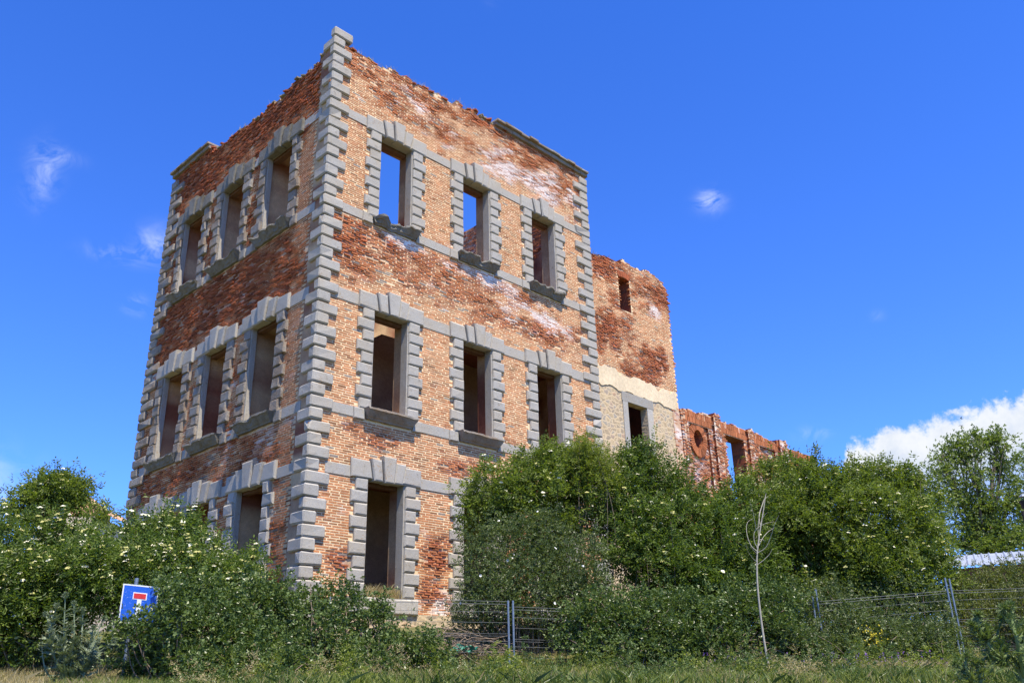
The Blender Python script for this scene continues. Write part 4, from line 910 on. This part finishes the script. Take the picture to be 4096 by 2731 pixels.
def thistles():
    g = np.random.default_rng(301); D = 13.6
    b = at(170, 1560, D); b[2] = float(ground_z(b[0], b[1])); S = []
    for (x, y, tx, ty, dd) in ((150, 1560, 105, 1410, .1), (165, 1560, 150, 1365, 0), (180, 1560, 215, 1440, -.1), (175, 1560, 240, 1420, .15), (160, 1570, 130, 1390, -.15), (190, 1560, 262, 1470, 0), (150, 1550, 120, 1450, -.2), (185, 1500, 190, 1400, .2), (150, 1470, 170, 1385, .1), (200, 1545, 225, 1470, -.25), (140, 1560, 95, 1480, 0)):
        p = b+(at(x, 1560, D)-at(170, 1560, D))*.6; p[2] = float(ground_z(p[0], p[1])); t = at(tx, ty, D+dd); S.append([p, (p+t)/2+np.array([0, 0, .06])+g.normal(0, .05, 3), t])
    thistle('thistle', 'silvery grey thistle clump growing left of the blue sign', b, S, g, 1.3, .15)
    g = np.random.default_rng(302); D = 6.2; Z = lambda x, y, d=0: at((3600+x*.275)/K, (2300+y*.275)/K, D+d)
    b = Z(1850, 1900); b[2] = float(ground_z(b[0], b[1])); r1 = Z(1800, 1560); S = [[b, r1, Z(1440, 1180), Z(1140, 880), Z(1040, 720)], [Z(1560, 1320), Z(1420, 900, .1), Z(1480, 640, .1)], [Z(1800, 1500), Z(1690, 900, -.1), Z(1630, 660), Z(1600, 440)], [Z(1700, 880), Z(1560, 600, .15), Z(1500, 480)], [Z(1560, 1300), Z(1300, 1170), Z(1180, 1290)],
        [Z(1100, 1620), Z(1020, 1440), Z(950, 1320), Z(985, 1180)], [Z(1180, 1620), Z(1140, 1420), Z(1110, 1260)], [Z(1120, 1590), Z(930, 1420, .1), Z(820, 1290)], [Z(1180, 860), Z(1120, 640), Z(1130, 570)], [Z(1280, 1020), Z(1250, 860), Z(1270, 760)], [Z(1750, 1400), Z(1800, 1000), Z(1790, 700)], [b, Z(1870, 1300), Z(1900, 850)]]
    thistle('thistle', 'near green thistle with spiny buds in the bottom right corner', b, S, g, 1.05, .085, green_thistle)
thistles()

# ------------------------------------------------------------------ ground cover
def blades(name, label, n, area, mat_, hgt, seed, kind='stuff', wd=.012, zf=ground_z, lean=.35, extra=None):
    g = np.random.default_rng(seed); s = g.uniform(area[0], area[1], n); t = g.uniform(area[2], area[3], n)
    keep = fbm(s*.6+seed, t*.6, 3) > g.random(n)*.55+.15; s, t = s[keep], t[keep]; n = len(s)
    x = CAM[0]+s*FA[0]+t*FN[0]; y = CAM[1]+s*FA[1]+t*FN[1]; P = np.stack([x, y, zf(x, y)-.02], -1)
    h = hgt*(.45+.9*g.random(n))*(.6+.8*fbm(s*.9, t*.9+seed, 3)); ln = g.normal(0, lean, (n, 2))*h[:, None]; an = g.random(n)*np.pi; a = np.stack([np.cos(an), np.sin(an), 0*an], -1)*wd
    mid = P+np.c_[ln*.35, h*.6]; tip = P+np.c_[ln, h]
    V = np.stack([P-a*.5, P+a*.5, mid+a*.35, tip, mid-a*.35], 1)
    mb = MB(); mb.add(V.reshape(-1, 3), np.arange(n*5).reshape(-1, 5)); o = mb.build(name, mat_); tag(o, label, 'grass', kind=kind); return o
blades('grass', 'green meadow grass covering the bank below the fence', 140000, (-4.1, 21, 11.0, 18.6), grass_m, .17, 401, wd=.009)
blades('meadow_weeds', 'broad leaved green weeds mixed into the bank', 40000, (-3.6, 14, 11.6, 17.8), bramble_leaf, .17, 404, wd=.026, lean=.8)
blades('dry_grass', 'pale dry grass scattered on the bank', 30000, (-8, 21, 11.0, 19.2), dry_m, .20, 402, wd=.008)
blades('dry_grass', 'straw coloured grass patch at the lower left edge', 16000, (-8.5, -3.4, 13.4, 16.2), dry_m, .20, 403, lean=.5, wd=.008)
blades('dry_grass', 'heap of bleached dry grass in front of the right hand fence', 7000, (8.2, 10.4, 14.2, 16.2), dry_m, .22, 405, lean=.7, wd=.008)
def weed_clumps():
    g = np.random.default_rng(420); A, B, D_ = MB(), MB(), MB()
    for q in range(150):
        s_ = g.uniform(-3.5, 14); t = g.uniform(12.6, 17.4); x = CAM[0]+s_*FA[0]+t*FN[0]; y = CAM[1]+s_*FA[1]+t*FN[1]; r = g.uniform(.10, .28); c = np.array([x, y, float(ground_z(x, y))+r*.3])
        which = g.random(); mb, P, O = foliage([(c, np.array([r*1.3, r*1.3, r]))], 30, g, 'bramble', .045, .026 if which < .6 else .012, .07, 7)
        T = A if which < .45 else (B if which < .8 else D_)
        for V, F in zip(mb.v, [np.arange(len(v)).reshape(-1, 4) for v in mb.v]): T.add(V, F)
    for T, m, lab in ((A, bramble_leaf, 'leafy green weed clumps on the bank below the fence'), (B, elder_yellow, 'yellow green weed clumps on the bank below the fence'), (D_, dry_m, 'withered straw coloured weed clumps on the bank')):
        tag(T.build('weeds', m), lab, 'weeds', kind='stuff')
weed_clumps()
def extras():
    g = np.random.default_rng(500)
    # purple vetch in the grass
    mb = MB()
    for q in range(80):
        x, y = (g.normal(2005, 80), g.normal(1540, 14)) if q < 40 else (g.uniform(1500, 2352), g.uniform(1520, 1566))
        P = at(x, y, 15.5+g.random()*1.5); P[2] = float(ground_z(P[0], P[1]))+g.uniform(.15, .36)
        for k in range(5): leaves(mb, (P+np.array([0, 0, .012*k]))[None], unit(g.normal(0, 1, (1, 3))), unit(g.normal(0, 1, (1, 3))), np.array([.028]), np.array([.018]), g)
    tag(mb.build('vetch_flowers', purple_m), 'tiny purple vetch flowers dotted through the right hand grass', 'wildflowers', kind='stuff')
    # grass on the ledge of the ground floor window
    def tuft(n, pts, h, label, seed):
        g = np.random.default_rng(seed); i = g.integers(0, len(pts), n); P = np.array(pts)[i]+g.normal(0, .035, (n, 3))*np.array([1, 1, .1]); hh = h*(.4+.9*g.random(n)); ln = g.normal(0, .35, (n, 2))*hh[:, None]; an = g.random(n)*np.pi; a = np.stack([np.cos(an), np.sin(an), 0*an], -1)*.008
        mid = P+np.c_[ln*.35, hh*.6]; tip = P+np.c_[ln, hh]; mb = MB(); mb.add(np.stack([P-a*.5, P+a*.5, mid+a*.35, tip, mid-a*.35], 1).reshape(-1, 3), np.arange(n*5).reshape(-1, 5))
        tag(mb.build('dry_grass', dry_m), label, 'grass', kind='stuff')
    tuft(900, [[u, d, LV['S1']-.03] for u in np.arange(1.9, 3.05, .06) for d in (-.03, .08, .2, .32)], .30, 'dry grass tuft on the ledge of the ground floor window', 501)
    tuft(900, [[u, d, float(top_right(u))] for u in np.sort(g.choice(np.arange(.5, 6.7, .05), 45)) for d in (.02, .25, .5)], .17, 'dry weeds on top of the sunlit facade wall', 502)
    tuft(420, [[d, u, float(top_left(u))] for u in np.sort(g.choice(np.arange(.6, 7.6, .05), 20)) for d in (.05, .3)], .15, 'dry weeds on top of the shaded side wall', 503)
    tuft(320, [[u, .75, 17.6+.25*math.sin((u-12)*.5)] for u in np.arange(12, 17.5, .15)], .20, 'dry weeds on top of the brick wing', 504)
    tuft(240, [[u, .9, 12.42] for u in np.arange(17.9, 20.2, .12)], .14, 'dry weeds on top of the low wall above the round opening', 505)
    # brush pile with green netting
    c = at(1055, 1500, 18.8); c[2] = float(ground_z(c[0], c[1])); root = empty('brush_pile', c, 'heap of cut dry branches behind the wire fence', 'brush pile'); mb = MB()
    for q in range(100):
        p = at(g.normal(1065, 45), g.normal(1488, 17), 18.5+g.normal(0, .25)); d = unit(g.normal(0, 1, 3)*np.array([1, 1, .3])); L = g.uniform(.2, .6)
        p[2] = max(p[2], float(ground_z(p[0], p[1])))
        tube(mb, spline([p-d*L, p+g.normal(0, .05, 3), p+d*L], 6), np.linspace(.010, .004, 6), 4)
    mb.build('branches', twig_m, root)
    mb = MB(); c = at(1072, 1488, 18.3); n = 26; gx, gy = np.meshgrid(np.linspace(-.28, .28, n), np.linspace(-.2, .2, n), indexing='ij')
    V = c+gx[..., None]*r0+gy[..., None]*HD+np.array([0, 0, 1.0])*(.30*(fbm(gx*6, gy*6, 4)-.5)+gy*.3)[..., None]+r0*(.2*(fbm(gx*9+3, gy*9, 3)-.5))[..., None]
    i, j = np.meshgrid(np.arange(n-1), np.arange(n-1), indexing='ij'); F = np.stack([i*n+j, (i+1)*n+j, (i+1)*n+j+1, i*n+j+1], -1).reshape(-1, 4)
    ed = (fbm(gx*5+9, gy*5, 3)[:-1, :-1].ravel() > .36)&(np.hypot(gx/.28, gy/.2)[:-1, :-1].ravel() < .75+.5*fbm(gx*4, gy*4+7, 2)[:-1, :-1].ravel()); mb.add(V.reshape(-1, 3), F[ed])
    tag(mb.build('green_netting', net_m), 'crumpled scrap of green netting lying on the brush pile', 'netting')
    mb = MB()
    P = at(2010, 1478, 18.6)+g.normal(0, 1, (60, 3))*np.array([.12, .12, .13]); leaves(mb, P, unit(g.normal(0, 1, (60, 3))), unit(g.normal(0, 1, (60, 3))), np.full(60, .05), np.full(60, .03), g)
    P = at(2005, 1460, 18.5)+g.normal(0, 1, (50, 3))*np.array([.12, .12, .1]); leaves(mb, P, unit(g.normal(0, 1, (50, 3))), unit(g.normal(0, 1, (50, 3))), np.full(50, .05), np.full(50, .03), g)
    tag(mb.build('yellow_shrub', yellow_m), 'small yellow leaved shrub in the brambles below the wire fence', 'shrub')
extras()

# ------------------------------------------------------------------ background buildings, swift
def shed():
    D = 34; a = at(2170, 1278, D); b = at(2480, 1256, D-2.0); zt = (a[2]+b[2])/2+.0
    d = b-a; d[2] = 0; L = np.linalg.norm(d); d /= L; n = np.array([-d[1], d[0], 0])
    if n@HD > 0: n = -n
    za, zb = a[2], b[2]
    root = empty('metal_roofed_shed', (a+b)/2*np.array([1, 1, 0])+np.array([0, 0, 3.2]), 'shed with shiny corrugated zinc roof behind the hedge', 'shed')
    mb = MB(); k = 0; xs = np.arange(0, L, .05); prof = np.where((np.arange(len(xs)) % 5) == 0, .05, 0.0)
    dep, drop = 2.2, .62; V = []
    for x, p in zip(xs, prof):
        zt = za+(zb-za)*x/L; A = a+d*x; A[2] = zt+p; B = A+n*dep; B[2] = zt-drop+p; V += [A, B, A-np.array([0, 0, .02]), B-np.array([0, 0, .02])]
    m = len(xs); F = [[4*i, 4*i+4, 4*i+5, 4*i+1] for i in range(m-1)]+[[4*i+1, 4*i+5, 4*i+7, 4*i+3] for i in range(m-1)]
    mb.add(V, F); mb.build('roof', roof_metal, root)
    mb = MB(); A = a+n*(dep-.25); B = b+n*(dep-.25)
    for (p, q, z0, z1) in ((A, B, 2.8, za-drop-.06), ):
        P = []
        for o in (np.zeros(3), -n*.2):
            for pt in (p, q):
                for z in (z0, z1): P.append([pt[0]+o[0], pt[1]+o[1], z])
        mb.add(P, [[0, 1, 3, 2], [4, 6, 7, 5], [0, 4, 5, 1], [2, 3, 7, 6], [0, 2, 6, 4], [1, 5, 7, 3]])
    mb.build('wall', brown_wood, root)
shed()
def house():
    D = 45; ap = at(205, 1150, D); rt = at(279, 1197, D); lf = at(120, 1205, D)
    root = empty('tiled_house', (ap[0], ap[1], 3.2), 'distant house with terracotta tiled roof behind the left elder', 'house')
    Z = np.array([0, 0, 1.0]); back = HD*6
    eR = rt.copy(); eL = lf.copy(); eL[2] = eR[2]; apb = ap+HD*3.0
    mb = MB(); front_l = eL-HD*2; front_r = eR-HD*2
    # hipped roof with rounded tile rows: ridge point to eaves
    n = 26; V = []; F = []
    def plane(A, B, T, n):
        b0 = len(V)
        for i in range(n*2+1):
            e = A+(B-A)*i/(2*n); t = T; o = (0.06 if i % 2 else 0)
            V.append(e+Z*o); V.append(e*.5+t*.5+Z*o*.7); V.append(t+Z*o*.3)
        for i in range(2*n): F.extend([[b0+3*i, b0+3*i+3, b0+3*i+4, b0+3*i+1], [b0+3*i+1, b0+3*i+4, b0+3*i+5, b0+3*i+2]])
    plane(front_l, front_r, ap, n); plane(front_r, eR+back, ap+HD*.5, n); plane(eL+back, front_l, ap+HD*.5, n)
    mb.add(V, F); rf = mb.build('roof', tile_m, root)
    mb = MB(); tube(mb, spline([ap+Z*.08, (ap+front_r)/2+Z*.10, front_r+Z*.08], 12), .14, 8); tube(mb, spline([ap+Z*.08, (ap+front_l)/2+Z*.10, front_l+Z*.08], 12), .14, 8); mb.build('ridge_tiles', tile_m, rf)
    mb = MB(); P = []
    for pt in (front_l+R_*.4, front_r-R_*.4, eR+back-R_*.4, eL+back+R_*.4):
        P += [[pt[0], pt[1], 2.8], [pt[0], pt[1], eR[2]-.1]]
    mb.add(P, [[0, 2, 3, 1], [2, 4, 5, 3], [4, 6, 7, 5], [6, 0, 1, 7]]); mb.build('wall', cream_wall, root)
    ch = at(246, 1190, D-.5); mb = MB(); tube(mb, [ch-Z*.5, ch+Z*.20], .17, 8); tube(mb, [ch+Z*.20, ch+Z*.26], .21, 8); mb.build('chimney', cream_wall, rf)
    an = at(248, 1188, D-.5); mb = MB(); t = at(252, 1160, D-.5); tube(mb, [an, t], .022, 5)
    for (x0, y0_, x1, y1_) in ((241, 1167, 257, 1179), (252, 1160, 259, 1164)): tube(mb, [at(x0, y0_, D-.5), at(x1, y1_, D-.4)], .016, 4)
    for k in range(5): p = at(258+k*2.0, 1186+k*-.9, D-.6); tube(mb, [p, p+R_*.5+Z*.08], .012, 4)
    mb.build('antenna', wire_m, rf)
house()
def swift():
    c = at(2208, 978, 70); root = empty('flying_swift', c, 'small dark swift gliding across the white cloud', 'bird')
    mb = MB(); ax = unit(U_*.9+R_*.1+HD*.3); P = [c+ax*t for t in (-.11, -.07, -.02, .03, .06)]; tube(mb, P, [.008, .02, .028, .024, .008], 8); mb.build('body', dark_m, root)
    for s in (-1, 1):
        mb = MB(); sp = unit(R_*s*1.0+HD*.2+U_*.25); b = c+ax*.02; V = []
        for t, wdt, sw in ((0, .06, 0), (.09, .05, .01), (.16, .035, -.02), (.23, .008, -.07)):
            for k in (-.5, .5): V.append(b+sp*t+ax*(sw+k*wdt)+F_*.004)
            for k in (.5, -.5): V.append(b+sp*t+ax*(sw+k*wdt)-F_*.004)
        F = [[4*i+j, 4*i+(j+1) % 4, 4*i+4+(j+1) % 4, 4*i+4+j] for i in range(3) for j in range(4)]
        mb.add(V, F); mb.build('wing', dark_m, root)
swift()
def lamp():
    D = 26; c = at(2352, 1150, D); root = empty('street_lamp', (c[0], c[1], 3.2), 'dark street lantern cut by the right edge in front of the poplars', 'street lamp'); Z = np.array([0, 0, 1.0])
    mb = MB(); b = at(2356, 1200, D); tube(mb, [[b[0], b[1], 3.2], [b[0], b[1], c[2]-.3]], .05, 8); mb.build('pole', dark_m, root)
    q = at(2353, 1148, D); mb = MB(); tube(mb, [q-Z*.26, q-Z*.02], [.10, .17], 6); mb.build('lantern', dark_m, root)
    mb = MB(); tube(mb, [q+Z*.10, q+Z*.14, q+Z*.20], [.15, .11, .02], 8); mb.build('cap', galv, root)
lamp()
